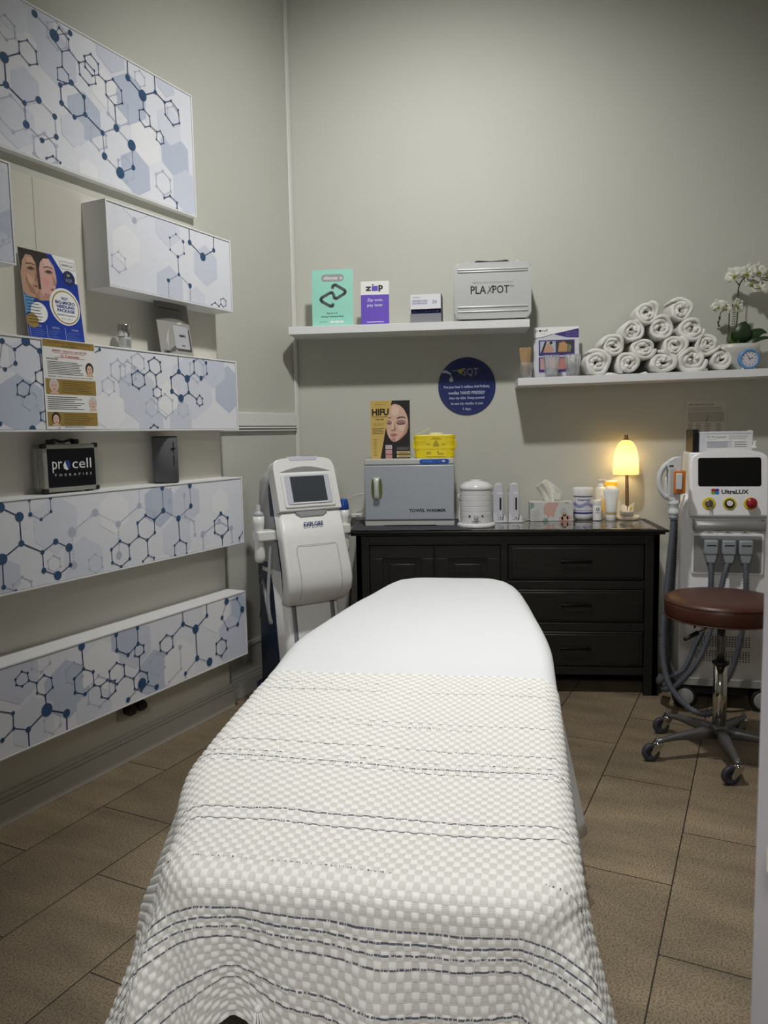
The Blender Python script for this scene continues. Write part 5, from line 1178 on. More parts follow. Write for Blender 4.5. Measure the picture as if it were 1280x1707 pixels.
# ------------------------------------------------------------------ skin treatment machine left of the dresser
MX0 = -.840
t = thing('treatment_machine', 'white pedestal treatment machine with a dark screen, between the left wall and the dresser', 'treatment machine', (MX0, 3.80, 0), math.radians(38))
MW = mat('machine_white', (232, 232, 230), .35); MG = mat('machine_grey', (176, 178, 180), .4); MS = mat('machine_stripe', (118, 120, 128), .45); MBL = mat('machine_navy', (24, 46, 78), .4); SCR = mat('screen_glass', (66, 72, 78), .12); MLG = mat('machine_trim', (200, 202, 214), .35)
hw = .172
def loft(mb, secs, m, cap=True):
    """secs: list of closed point rings"""
    R2 = [[mb.v(*p) for p in s_] for s_ in secs]; n = len(R2[0])
    for a, b in zip(R2, R2[1:]):
        for i in range(n): mb.face([a[i], a[(i+1) % n], b[(i+1) % n], b[i]], m, True)
    if cap: mb.face(R2[0][::-1], m); mb.face(R2[-1], m)
def sec(z, yf, yb, w, r=.03, bow=.0):
    """horizontal section: front at yf, back at yb; bow pushes the front middle out"""
    P = rrect(-w, w, yf, yb, r, 4); return [(x, y-(bow*(1-(x/w)**2) if y < (yf+yb)/2 else 0), z) for x, y in P]
# column
mb = MB(); loft(mb, [sec(.09, -.235, .12, .150), sec(.30, -.205, .12, .150), (sec(.72, -.145, .12, .150))], MW); mb.build('column', t)
for x_ in (-.105, .105):
    mb = MB(); loft(mb, [[(x_-.011+dx, y0+dy, z) for dx, dy in ((0, -.0025), (.022, -.0025), (.022, .004), (0, .004))] for z, y0 in ((.10, -.2335), (.30, -.205), (.64, -.157))], MS); mb.build('column_stripe', t)
mb = MB(); loft(mb, [sec(.06, -.13, .15, .156), sec(.60, -.06, .15, .154), sec(.95, .0, .15, .140)], MBL); mb.build('side_panel', t)
mb = MB(); loft(mb, [sec(.60, -.18, .14, .148), sec(.95, -.10, .15, .148), sec(1.15, -.05, .13, .145, .04), sec(1.20, -.03, .10, .12, .04)], MG); mb.build('rear_housing', t)
mb = MB(); mb.prism(rrect(-.175, .175, -.26, .20, .05, 5), .035, .10, MBL, .01, axis='z'); mb.build('base', t)
for sx in (-1, 1):
    for y_ in (-.20, .15):
        mb = MB(); mb.lathe([(.020, -.012), (.026, -.008), (.026, .008), (.020, .012)], BLKP, c=(sx*.155, y_, .027), axis='x', seg=16); mb.build('caster', t)
# front body (pouch)
mb = MB()
prof = [(.552, -.16, .130), (.566, -.205, .155), (.592, -.240, .168), (.630, -.266, .174), (.68, -.274, .175), (.74, -.262, .174), (.88, -.216, .170), (1.005, -.174, .167)]
loft(mb, [sec(z, yf, yf+.075+(.0 if z > .6 else 0), w, .016, .008) for z, yf, w in prof], MW); mb.build('front_body', t)
# door outline on the pouch
mb = MB(); ol = [(-.108, .60), (-.110, .84), (-.100, .856), (.100, .856), (.110, .84), (.108, .60)]
def yfront(z):
    for (z0, y0, _), (z1, y1, _) in zip(prof, prof[1:]):
        if z0 <= z <= z1: return y0+(y1-y0)*(z-z0)/(z1-z0)
    return prof[-1][1]
pts = []
for (x0, z0), (x1, z1) in zip(ol, ol[1:]):
    for k in range(8):
        x = x0+(x1-x0)*k/8; z = z0+(z1-z0)*k/8; pts.append((x, yfront(z)-.008*(1-(x/.17)**2)+.0002, z))
mb.tube(pts, .0011, MG, 5); mb.build('door_seam', t)
def yf2(x, z): return yfront(z)-.008*(1-(x/.168)**2)
mb = MB(); V, F, asp = text_tris('EXPLORE', .03); vs = [mb.v(-.052+v[0]*.104, yf2(-.052+v[0]*.104, .942+v[1]*.020)-.0025, .942+v[1]*.020) for v in V]
for f in F: mb.face([vs[i] for i in f], C_(24, 40, 116))
mb.build('logo', t, recalc=False)
mb = MB(); loft(mb, [sec(.998, -.168, -.10, .160, .012, .008), sec(1.018, -.160, -.10, .160, .012, .008)], MG); mb.prism([(-.085, 1.012), (.085, 1.012), (.060, .988), (-.060, .988)], -.187, -.16, MG, .002); mb.build('neck_band', t)
# head: a reclined slab
tl = math.atan(.335)
SM = Matrix.Translation((0, -.176, 1.014)) @ Matrix.Rotation(-tl, 4, 'X')
HW, HH = .170, .262
ot = [(-HW, .004), (-HW+.004, 0), (HW-.004, 0), (HW, .004)]+[(HW-.006, HH-.045), (HW-.010, HH-.022), (HW-.022, HH-.008)]+[((HW-.035)*(1-2*i/12), HH-.002+.010*math.sin(PI*i/12)) for i in range(13)]+[(-HW+.022, HH-.008), (-HW+.010, HH-.022), (-HW+.006, HH-.045)]
mb = MB(); mb.T = SM; mb.prism(ot, -.010, .062, MW, .011, 3); mb.build('head', t)
mb = MB(); mb.T = SM
mb.prism(rrect(-.137, .137, .014, .188, .012, 4), -.0165, -.006, MW, .005)
mb.build('screen_bezel', t)
mb = MB(); mb.T = SM; mb.prism([(-.137+.274*i/14, .193+.027*math.sin(PI*i/14)) for i in range(15)], -.0115, -.004, C_(140, 140, 138), .0008); mb.build('hood_recess', t)
mb = MB(); mb.T = SM; mb.prism(rrect(-.121, .121, .030, .176, .012, 4), -.0195, -.014, MLG, .002); mb.box(-.092, .092, -.0215, -.017, .033, .038, C_(240, 240, 240)); mb.build('screen_frame', t)
mb = MB(); mb.T = SM; mb.box(-.092, .092, -.0215, -.017, .041, .168, SCR, .001); mb.build('screen', t)
mb = MB(); mb.T = SM; mb.prism([(-.085, HH+.0095), (.085, HH+.0095), (.070, HH-.012), (-.070, HH-.012)], -.0115, .02, MLG, .003); mb.build('grip', t)
for sx in (-1, 1):
    mb = MB(); loft(mb, [[(sx*.1475+dx, y+dy, z) for dx, dy in ((0, -w_), (.003, -w_), (.003, w_), (0, w_))] for z, y, w_ in ((.68, -.13, .006), (.74, -.11, .03), (1.0, -.05, .030), (1.10, -.03, .024), (1.14, -.02, .006))], MBL); mb.build('side_recess', t)
# hand pieces in their holders
CLR = mat('handpiece_white', (224, 224, 222), .3)
def holder(nm, x_, cap):
    h = MB(); sx = 1 if x_ > 0 else -1
    h.box(min(x_+sx*.02, x_-sx*.085), max(x_+sx*.02, x_-sx*.085), -.125, -.045, .875, .925, CLR, .008); ho = h.build('holder', t)
def hpiece(nm, lab, x_, top, hose):
    e = thing(nm, lab, 'hand piece', tuple(t.matrix_basis @ Vector((x_, -.085, .80))) if False else (0, 0, 0))
    Mx = Matrix.Translation((MX0, 3.80, 0)) @ Matrix.Rotation(math.radians(38), 4, 'Z'); e.location = Mx @ Vector((x_, -.085, .80)); e.rotation_euler = (0, 0, math.radians(38))
    b_ = MB(); b_.lathe([(.014, -.03), (.024, -.02), (.027, 0), (.024, .05), (.020, .09), (.022, .13), (.027, .16), (.027, .195)], CLR, seg=24); b_.build('grip_body', e)
    c_ = MB()
    if top == 'blue': c_.lathe([(.026, .195), (.028, .198), (.027, .222), (.022, .245), (.018, .250), (.001, .25)], C_(28, 70, 150, .3), seg=20, cap=False)
    else: c_.lathe([(.024, .195), (.024, .210), (.016, .215), (.010, .222), (.010, .246), (.006, .25)], MG, seg=20)
    c_.build('tip_cap', e); return e
HPX = -.235
holder('holder', HPX, 0); holder('holder', .232, 0)
hpiece('hand_piece', 'white hand piece with a clear tip, left side of the pedestal machine', HPX, 'clear', 0)
hpiece('hand_piece', 'white hand piece with a blue cap, beside the dresser', .232, 'blue', 0)
HOSE = mat('hose_grey', (150, 152, 154), .45); CORD = mat('coiled_black', (30, 30, 32), .5)
Mx = Matrix.Translation((MX0, 3.80, 0)) @ Matrix.Rotation(math.radians(38), 4, 'Z')
mb = MB(); mb.tube(spline([Mx @ Vector(p) for p in ((-.185, -.10, .86), (-.20, -.11, .74), (-.215, -.12, .60), (-.215, -.13, .50), (-.20, -.11, .475), (-.190, -.06, .52), (-.178, .03, .66))], 10), .0085, HOSE, 8); tag(mb.build('hose'), 'grey hose hanging in a loop down the left side of the screen machine', 'hose')
mb = MB(); pts = [Mx @ Vector((HPX+.010*math.cos(i*.9), -.085+.010*math.sin(i*.9), .768-.0016*i)) for i in range(60)]; pts += [Mx @ Vector(p) for p in ((HPX+.01, -.08, .66), (HPX+.02, -.05, .55), (-.21, 0, .48), (-.185, .05, .5))]; mb.tube(pts, .0022, CORD, 5); tag(mb.build('coiled_cord'), 'thin black coiled cord under the left hand piece', 'cord')
mb = MB(); mb.tube(spline([(-.612, 4.02, .86), (-.618, 3.94, .82), (-.605, 3.90, .72), (-.585, 3.93, .60), (-.60, 3.96, .45), (-.62, 3.98, .3)], 10), .0045, CORD, 6); tag(mb.build('loose_cable'), 'black cord hanging between the screen machine and the dresser', 'cord')

# ------------------------------------------------------------------ laser machine on the right
LX, LY, LR = 1.262, 3.80, math.radians(-8)
t = thing('laser_machine', 'tall white laser machine with a black screen and three grey connectors, right of the dresser', 'laser machine', (LX, LY, 0), LR)
LW = mat('laser_white', (242, 242, 244), .35); LS = mat('laser_silver', (172, 172, 172), .32, .5); LGy = mat('laser_recess', (150, 150, 150), .45); CN = mat('connector_grey', (150, 156, 162), .4); HS = mat('corrugated_hose', (86, 90, 98), .45); RED = mat('stop_red', (150, 24, 34), .35); YL = mat('ring_yellow', (214, 196, 40), .4)
hw = .212
mb = MB(); loft(mb, [sec(.155, -.01, .42, hw, .02), sec(.60, .0, .42, hw, .02), sec(.97, .01, .42, hw-.004, .025), sec(1.05, .02, .40, hw-.022, .04)], LW); mb.build('cabinet', t)
mb = MB(); mb.box(-.165, .165, .10, .34, 1.0, 1.257, LW, .01); mb.build('rear_deck', t)
mb = MB(); mb.box(-hw, hw, -.016, .42, .118, .157, mat('laser_skirt', (150, 149, 146), .5), .004); mb.build('skirt', t)
mb = MB(); mb.box(-hw+.03, hw-.03, .05, .38, .06, .12, BLKP); mb.build('chassis', t)
for sx in (-1, 1):
    for y_ in (.015, .36):
        c = MB(); c.lathe([(.048, -.026), (.058, -.020), (.058, .020), (.048, .026)], BLKP, c=(sx*.178, y_, .058), axis='y', seg=28); c.box(sx*.178-.025, sx*.178+.025, y_-.0, y_+.02, .09, .125, BLKP, .004); co = c.build('caster', t)
        c = MB(); c.lathe([(.042, .0265), (.042, .0285), (.038, .030), (.001, .031)], LGy, c=(sx*.178, y_, .058), axis='y', seg=28, cap=False); c.build('wheel_disc', co)
# vent holes
mb = MB()
n_ = 0
for z0, rows_ in ((.236, 6), (.320, 5)):
    for r_ in range(rows_):
        for c_ in range(20): mb.flat(circ(-.130+.0126*c_, z0+.0112*r_, .0034, 8), -.0135+.0135*(z0+.0115*r_-.13)/.47*0, BLKP)
ho = mb.build('vent_grille', t, recalc=False); ho.location = (0, .0055, 0)
# control head
tl2 = .16
HM = Matrix.Translation((0, -.005, .950)) @ Matrix.Rotation(-tl2, 4, 'X')
def arch(w, z0, z1, bow, r=.03):
    P = rrect(-w, w, z0, z1, r, 5); return [(x, z+(bow*(1-(x/w)**2) if z > (z0+z1)/2 else 0)) for x, z in P]
mb = MB(); mb.T = HM; P = [(-.178, .02), (-.172, 0), (.172, 0), (.178, .02), (.176, .26), (.168, .290), (.150, .303)]+[(.150-.30*i/10, .303+.024*math.sin(PI*i/10)) for i in range(1, 10)]+[(-.150, .303), (-.168, .290), (-.176, .26)]
mb.prism([(x, z) for x, z in P], -.035, .035, LW, .012, 3); mb.build('control_head', t)
mb = MB(); mb.T = HM; mb.prism(rrect(-.139, .139, .146, .282, .010, 4), -.0375, -.030, mat('black_screen', (16, 16, 18), .08), .001); mb.build('screen', t)
mb = MB(); mb.T = HM; yy = -.0356
for x_, z_, c in ((-.071, .126, C_(196, 30, 40)), (-.055, .126, C_(90, 40, 150)), (-.071, .114, C_(120, 180, 40)), (-.055, .114, C_(30, 130, 200))): mb.flat(circ(x_, z_, .0102, 18, .0082), yy-.0002*(1 if x_ > -.08 else 2), c)
mb.text('UltraLUX', .025, .119, .020, yy, C_(18, 16, 20), .120, .035); mb.build('logo', t, recalc=False)
def knob(x_, z_, prof, m, nm, parent=None):
    mb = MB(); mb.T = HM; mb.lathe(prof, m, c=(x_, -.035, z_), axis='y', seg=24); return mb.build(nm, parent or t)
for x_ in (-.091, .0, .091):
    knob(x_, .063, [(.030, 0), (.030, .002), (.027, .003)], YL, 'button_ring')
k_ = knob(-.091, .063, [(.018, .003), (.018, .012), (.014, .014)], mat('key_switch', (120, 120, 112), .3, .8), 'key_switch')
mb = MB(); mb.T = HM; mb.box(-.0925, -.0895, -.068, -.048, .049, .079, BR, .001); mb.tube([(-.091, -.062, .056), (-.090, -.062, .016), (-.087, -.060, .008)], .0014, mat('key_metal', (150, 150, 140), .3, .9), 6); mb.build('key', k_)
knob(.0, .063, [(.022, .003), (.021, .007), (.015, .008)], BLKP, 'start_button'); knob(.0, .063, [(.014, .008), (.014, .014), (.012, .016)], mat('button_white', (224, 224, 220), .3), 'start_button')
knob(.091, .064, [(.014, .003), (.014, .018), (.024, .020), (.025, .030), (.021, .036), (.001, .038)], RED, 'stop_button')
# handle bar
mb = MB(); pts = [(-.160, -.0, .918), (-.160, -.045, .912), (-.148, -.060, .912), (0, -.064, .912), (.148, -.060, .912), (.160, -.045, .912), (.160, 0, .918)]
Pp = [Vector(p) for p in pts]; rows = []
for p in Pp: rows.append([mb.v(p.x, p.y, p.z+.022), mb.v(p.x, p.y, p.z-.022)])
for a, b in zip(rows, rows[1:]): mb.face([a[0], a[1], b[1], b[0]], LS, True)
o = mb.build('handle_bar', t, recalc=False); md = o.modifiers.new('s', 'SOLIDIFY'); md.thickness = .010; md.offset = -1; md2 = o.modifiers.new('b', 'BEVEL'); md2.width = .002
mb = MB(); mb.prism(rrect(-.162, .162, .672, .872, .012, 3), -.0085, .02, LW, .004); mb.prism(rrect(-.152, .152, .682, .862, .008, 3), -.0105, -.006, LGy, .001)
for x_ in (-.082, .0, .076): mb.box(x_-.020, x_+.020, -.0098, -.008, .874, .884, C_(214, 208, 190), .0005); mb.line((x_-.008, .879), (x_+.008, .879), .003, -.0102, DARK)
mb.build('connector_bay', t)
ends = []
for x_ in (-.079, .0, .074):
    c = MB(); c.box(x_-.031, x_+.031, -.060, -.008, .775, .845, CN, .008, 3); c.box(x_-.022, x_+.022, -.0615, -.058, .818, .825, BLKP, .001)
    c.prism([(x_-.029, .795), (x_+.029, .795), (x_+.019, .735), (x_-.019, .735)], -.056, -.016, CN, .005); co = c.build('connector', t)
MxL = Matrix.Translation((LX, LY, 0)) @ Matrix.Rotation(LR, 4, 'Z')
def L2(*p): return MxL @ Vector(p)
def hosepath(pts, r, name, label, m=HS, n=10):
    P = spline(pts, n); Q = []; 
    d = 0; Q = [P[0]]
    for a, b in zip(P, P[1:]):
        k = max(1, int((b-a).length/.0050)); Q += [a+(b-a)*((i+1)/k) for i in range(k)]
    mb = MB(); mb.tube(Q, r, m, 10, rib=.70); return tag(mb.build(name), label, 'hose')
hosepath([L2(-.079, -.040, .745), L2(-.078, -.060, .66), L2(-.09, -.075, .48), L2(-.15, -.09, .33), L2(-.20, -.10, .22), L2(-.27, -.07, .17), L2(-.30, -.02, .13), L2(-.28, .10, .12)], .0150, 'corrugated_hose', 'ribbed grey hose from the left connector curving behind the stool to the left')
hosepath([L2(.0, -.040, .745), L2(-.02, -.060, .68), L2(-.05, -.075, .54), L2(-.10, -.11, .36), L2(-.16, -.13, .24), L2(-.23, -.10, .14), L2(-.28, -.04, .10), L2(-.26, .10, .09)], .0150, 'corrugated_hose', 'ribbed grey hose from the middle connector, lowest of the two curving left')
hosepath([L2(.074, -.040, .745), L2(.076, -.060, .66), L2(.074, -.070, .52), L2(.05, -.08, .34), L2(.01, -.08, .20), L2(-.03, -.06, .12), L2(-.03, .06, .08)], .0150, 'corrugated_hose', 'ribbed grey hose dropping from the right connector beside the stool column')
# hand piece holder and hand piece on the left
t_ = MB(); t_.box(-.262, -.205, .015, .045, 1.055, 1.11, LW, .006); t_.box(-.285, -.250, -.02, .05, 1.035, 1.14, LW, .008); t_.build('handpiece_rest', t)
hx, hy, hz = .986, 3.735, .985
h = thing('laser_hand_piece', 'white pistol style hand piece with an orange block, hanging left of the laser machine', 'hand piece', (hx, hy, hz), math.radians(-6))
HP = mat('handpiece_shell', (214, 216, 218), .3); ORG = mat('orange_plastic', (214, 122, 40), .35, Subsurface_Weight=.1); HG = mat('handpiece_panel', (176, 184, 188), .4)
outer = [(.034, .258), (-.0, .256), (-.03, .238), (-.055, .205), (-.068, .165), (-.066, .120), (-.050, .085), (-.025, .060), (.0, .050), (.034, .050)]
innr = [(-.018, .172), (-.030, .185), (-.043, .180), (-.050, .160), (-.049, .125), (-.040, .102), (-.026, .088), (-.018, .100)]
# body with a grip hole: outer strip + front block
mb = MB()
gp = [(-.018, .232), (-.040, .212), (-.056, .180), (-.060, .145), (-.054, .108), (-.036, .078), (-.012, .062)]
mb.tube(spline([(x, .0, z) for x, z in gp], 6), .0125, HP, 12)
mb.prism([(.034, .262), (.0, .258), (-.022, .244), (-.034, .222), (-.018, .20), (-.016, .085), (-.028, .072), (-.012, .052), (.012, .040), (.034, .050)], -.020, .020, HP, .007, 3); mb.build('shell', h)
mb = MB(); mb.box(-.014, .012, -.0215, -.018, .075, .205, HG, .001); mb.box(-.020, .0, -.0225, -.019, .214, .222, BLKP, .001)
for x_, z_ in ((-.026, .198), (-.026, .066), (.03, .052)): mb.lathe([(.0025, 0), (.002, .0015)], BLKP, c=(x_, -.0215, z_), axis='y', seg=8)
mb.build('side_panel', h)
mb = MB(); mb.box(.0, .052, -.036, .024, .088, .195, ORG, .003); mb.build('orange_block', h)
mb = MB(); mb.box(.008, .036, -.047, -.036, .108, .184, C_(216, 220, 226, .25), .004); mb.build('light_guide', h)
mb = MB(); mb.lathe([(.030, .05), (.024, .035), (.020, .022), (.021, .012), (.026, .004), (.026, -.008), (.022, -.014)], HP, c=(.008, 0, 0), seg=24); mb.build('neck', h)
mb = MB(); mb.lathe([(.022, -.014), (.021, -.034), (.016, -.036)], CN, c=(.008, 0, 0), seg=24); mb.build('hose_collar', h)
hosepath([(hx+.008, hy, hz-.034), (hx+.002, hy-.005, .88), (hx-.012, hy-.015, .74), (hx-.028, hy-.03, .58), (hx-.045, hy-.05, .42), (hx-.045, hy-.07, .28), (hx-.02, hy-.10, .17), (hx+.05, hy-.14, .085), (hx+.12, hy-.17, .062), (hx+.19, hy-.12, .075), (hx+.22, hy-.02, .10)], .0165, 'corrugated_hose', 'long ribbed grey hose looping down from the hanging hand piece')
hosepath([(hx+.03, hy+.06, .97), (hx+.03, hy+.06, .8), (hx+.02, hy+.05, .6), (hx, hy+.03, .4), (hx-.0, hy+.02, .22), (hx+.04, hy+.06, .12)], .0150, 'corrugated_hose', 'darker ribbed hose just behind the hanging hand piece hose', mat('hose_dark', (48, 50, 54), .5))
# folder and spiral notebook on top
ZT = 1.262
t2 = MB(); FW_ = .245; fx = -.118
t2.box(fx, fx+FW_, .0, .035, 0, .100, C_(206, 206, 212, .4), .004); yy = -.0006; t2.flat([(fx+.03, .0), (fx+FW_-.006, .0), (fx+FW_-.006, .086), (fx+.03, .086)], yy, C_(220, 219, 218)); t2.line((fx+.028, .088), (fx+FW_-.006, .088), .0012, yy, C_(110, 110, 114))
K2 = C_(84, 84, 90); t2.text('IPL Photography', fx+.078, .072, .013, yy-.0003, K2, .090, 0, 'c', .3); t2.bars(fx+.036, fx+.09, .060, .063, 1, yy-.0003, K2, .3); t2.bars(fx+.135, fx+.235, .060, .082, 4, yy-.0003, C_(150, 150, 154), .3); t2.bars(fx+.036, fx+.145, .02, .052, 4, yy-.0003, C_(140, 140, 146), .4)
t2.flat([(fx+.034, .02), (fx+.150, .02), (fx+.150, .054), (fx+.034, .054)], yy-.0001, C_(196, 196, 202)); t2.bars(fx+.16, fx+.225, .02, .052, 3, yy-.0003, K2, .25)
t2.tube([(fx+FW_-.03, .01, .101), (fx+FW_, .01, .101)], .004, GLASS, 8)
o = t2.build('document_folder', None, tuple(L2(0, .118, ZT-.004)), LR, recalc=False); o.rotation_euler = (-.06, 0, LR); tag(o, 'white folder of printed forms standing on top of the laser machine', 'folder')
nb = thing('spiral_notebook', 'black spiral bound notebook leaning beside the folder on the laser machine', 'notebook', tuple(L2(-.148, .118, ZT-.004)), LR+.08)
mb = MB(); mb.box(0, .026, 0, .15, 0, .112, C_(22, 22, 24, .5), .002); mb.build('cover', nb)
mb = MB(); 
for i in range(10): mb.tube([(.013+.013*math.cos(a*PI/4), -.002+.009*math.sin(a*PI/4), .010+.0105*i) for a in range(8)], .0014, C_(40, 40, 42, .3, 1), 5, closed=True)
mb.build('spiral_wire', nb)
mb = MB(); mb.prism([(-.010, 0), (.010, 0), (.013, .006), (.004, .012), (.004, .03), (.014, .034), (-.012, .034), (-.003, .03), (-.003, .012), (-.012, .006)], -.006, .006, OFFW, .002)
tag(mb.build('plastic_clip', None, tuple(L2(.120, .070, ZT+.014)), LR), 'tiny white plastic clip standing in front of the folder', 'clip')

# ------------------------------------------------------------------ stool
SX, SY = 1.068, 3.255
t = thing('stool', 'round brown leather stool on a chrome five star base', 'stool', (SX, SY, 0))
LEA = mat('brown_leather', (76, 41, 28), .38, var=.12, nscale=14, bump=.25, bscale=260); CHR = mat('chrome', (200, 198, 192), .08, 1); CAST = mat('cast_aluminium', (118, 118, 118), .42, .7)
mb = MB(); mb.lathe([(.001, .590), (.19, .590), (.219, .596), (.226, .615), (.227, .650), (.223, .668), (.212, .678), (.17, .685), (.001, .688)], LEA, seg=56, cap=False); st = mb.build('seat', t)
mb = MB(); mb.tube([(.2245*math.cos(a*2*PI/60), .2245*math.sin(a*2*PI/60), .666) for a in range(60)], .0024, LEA, 6, closed=True); mb.tube([(.2265*math.cos(a*2*PI/60), .2265*math.sin(a*2*PI/60), .600) for a in range(60)], .0024, LEA, 6, closed=True); mb.build('seat_piping', st)
mb = MB(); mb.prism(circ(-.128, -.165, .01, 12), 0, 0, BLKP) if False else mb.tube(spline([(-.150, -.142, .640), (-.152, -.146, .610), (-.150, -.143, .585)], 5), .0045, BLKP, 8); mb.build('zip_pull', st)
mb = MB(); mb.box(-.08, .08, -.08, .08, .572, .590, BLKP, .004); mb.tube([(-.03, -.02, .575), (-.10, -.08, .556), (-.15, -.11, .548)], .0045, CHR, 8); mb.tube([(-.125, -.096, .552), (-.185, -.135, .535)], [.010, .008], BLKP, 10); mb.build('height_lever', t)
mb = MB(); mb.lathe([(.0165, .40), (.0165, .575)], mat('dull_steel', (110, 110, 108), .35, .8), seg=24); mb.build('piston', t)
mb = MB(); mb.lathe([(.030, .395), (.034, .398), (.034, .405), (.02, .412)], BLKP, seg=28); mb.lathe([(.027, .12), (.027, .40)], CHR, seg=32); mb.build('column', t)
mb = MB(); mb.lathe([(.030, .075), (.036, .085), (.040, .115), (.034, .130), (.026, .135)], CAST, seg=28)
angs = []
base_pts = [(.776, 3.168), (1.008, 2.953), (.906, 3.512)]
for k in range(5): angs.append(math.radians(195)+k*2*PI/5)
RB = .276
for a in angs:
    T0 = mb.T; mb.T = Matrix.Rotation(a, 4, 'Z')
    secs_ = []
    for r_, z1, z0, w_ in ((.02, .128, .080, .024), (.08, .124, .084, .021), (.20, .108, .086, .015), (RB-.02, .096, .080, .012), (RB+.012, .094, .080, .012)):
        secs_.append([(r_, -w_, z0), (r_, -w_*.9, z1-.006), (r_, -w_*.5, z1), (r_, w_*.5, z1), (r_, w_*.9, z1-.006), (r_, w_, z0)])
    loft(mb, secs_, CAST); mb.T = T0
mb.build('star_base', t)
TR = mat('caster_tyre', (52, 52, 60), .5)
for k, a in enumerate(angs):
    bx, by = RB*math.cos(a), RB*math.sin(a)
    c = MB(); c.T = Matrix.Translation((bx, by, 0)) @ Matrix.Rotation(math.radians(12), 4, 'Z')
    c.lathe([(.007, .078), (.007, .105)], CAST, seg=12); c.lathe([(.019, .070), (.021, .072), (.021, .078), (.011, .084)], CHR, seg=20)
    for sy in (-1, 1): c.prism([(-.022, .072), (.018, .072), (.004, .052), (-.024, .028), (-.034, .028), (-.036, .042)], sy*.016-.0012, sy*.016+.0012, CHR, .0004)
    co = c.build('caster', t)
    wq = MB(); wq.T = Matrix.Translation((bx, by, 0)) @ Matrix.Rotation(math.radians(12), 4, 'Z')
    wq.lathe([(.018, -.011), (.033, -.011), (.037, -.007), (.038, 0), (.037, .007), (.033, .011), (.018, .011), (.017, .008), (.001, .008)], TR, c=(-.030, 0, .038), axis='y', seg=28, cap=False); wq.lathe([(.001, -.009), (.018, -.009)], TR, c=(-.030, 0, .038), axis='y', seg=28, cap=False); wq.lathe([(.004, -.0185), (.004, .0185)], CHR, c=(-.030, 0, .038), axis='y', seg=10)
    wq.build('wheel', co)
# ------------------------------------------------------------------ treatment bed, sheet, blanket
BX, BY, BA = -.178, 1.20, -math.radians(4.1)
BM = Matrix.Translation((BX, BY, 0)) @ Matrix.Rotation(BA, 4, 'Z')
BL = 1.98                                   # length, foot at l = 0
def smooth(a, b, x):
    t_ = max(0, min(1, (x-a)/(b-a))); return t_*t_*(3-2*t_)
def ztop(l): return .655+.035*smooth(.2, 1.0, l)+.100*smooth(1.0, 1.9, l)
def whalf(l): return .325-.005*smooth(.6, 1.1, l)-.125*smooth(1.15, 1.95, l)          # flat part of the top
def LX(l): return .105*smooth(.02, .42, l)*smooth(1.85, 1.15, l)      # the cloth spreads wider on the left side
def wlow(l): return .372-.002*l-.075*smooth(1.2, 1.95, l)                            # the drape below
t = thing('treatment_bed', 'massage bed with dark legs hidden under the sheet and blanket', 'bed', (BX, BY, 0), BA)
PAD = mat('bed_vinyl', (214, 208, 196), .5); LEG = mat('bed_leg', (40, 32, 26), .5, var=.1)
mb = MB(); rows = []
for i in range(25):
    l = .03+(BL-.09)*i/24; w_ = whalf(l)-.012; z1 = ztop(l)-.012; e = min(1, min(l-.0, BL-.02-l)/.05); w_ *= (.9+.1*e)
    rows.append([(-w_, l, z1-.07), (w_, l, z1-.07), (w_+.006, l, z1-.03), (w_-.012, l, z1), (-w_+.012, l, z1), (-w_-.006, l, z1-.03)])
loft(mb, rows, PAD); mb.build('mattress', t)
mb = MB(); mb.box(-.26, .26, .10, BL-.30, .50, .575, LEG, .004); mb.build('frame', t)
for sx in (-1, 1):
    for l in (.16, BL-.42): m2 = MB(); m2.box(sx*.23-.025, sx*.23+.025, l-.025, l+.025, 0, .52, LEG, .004); m2.build('leg', t)

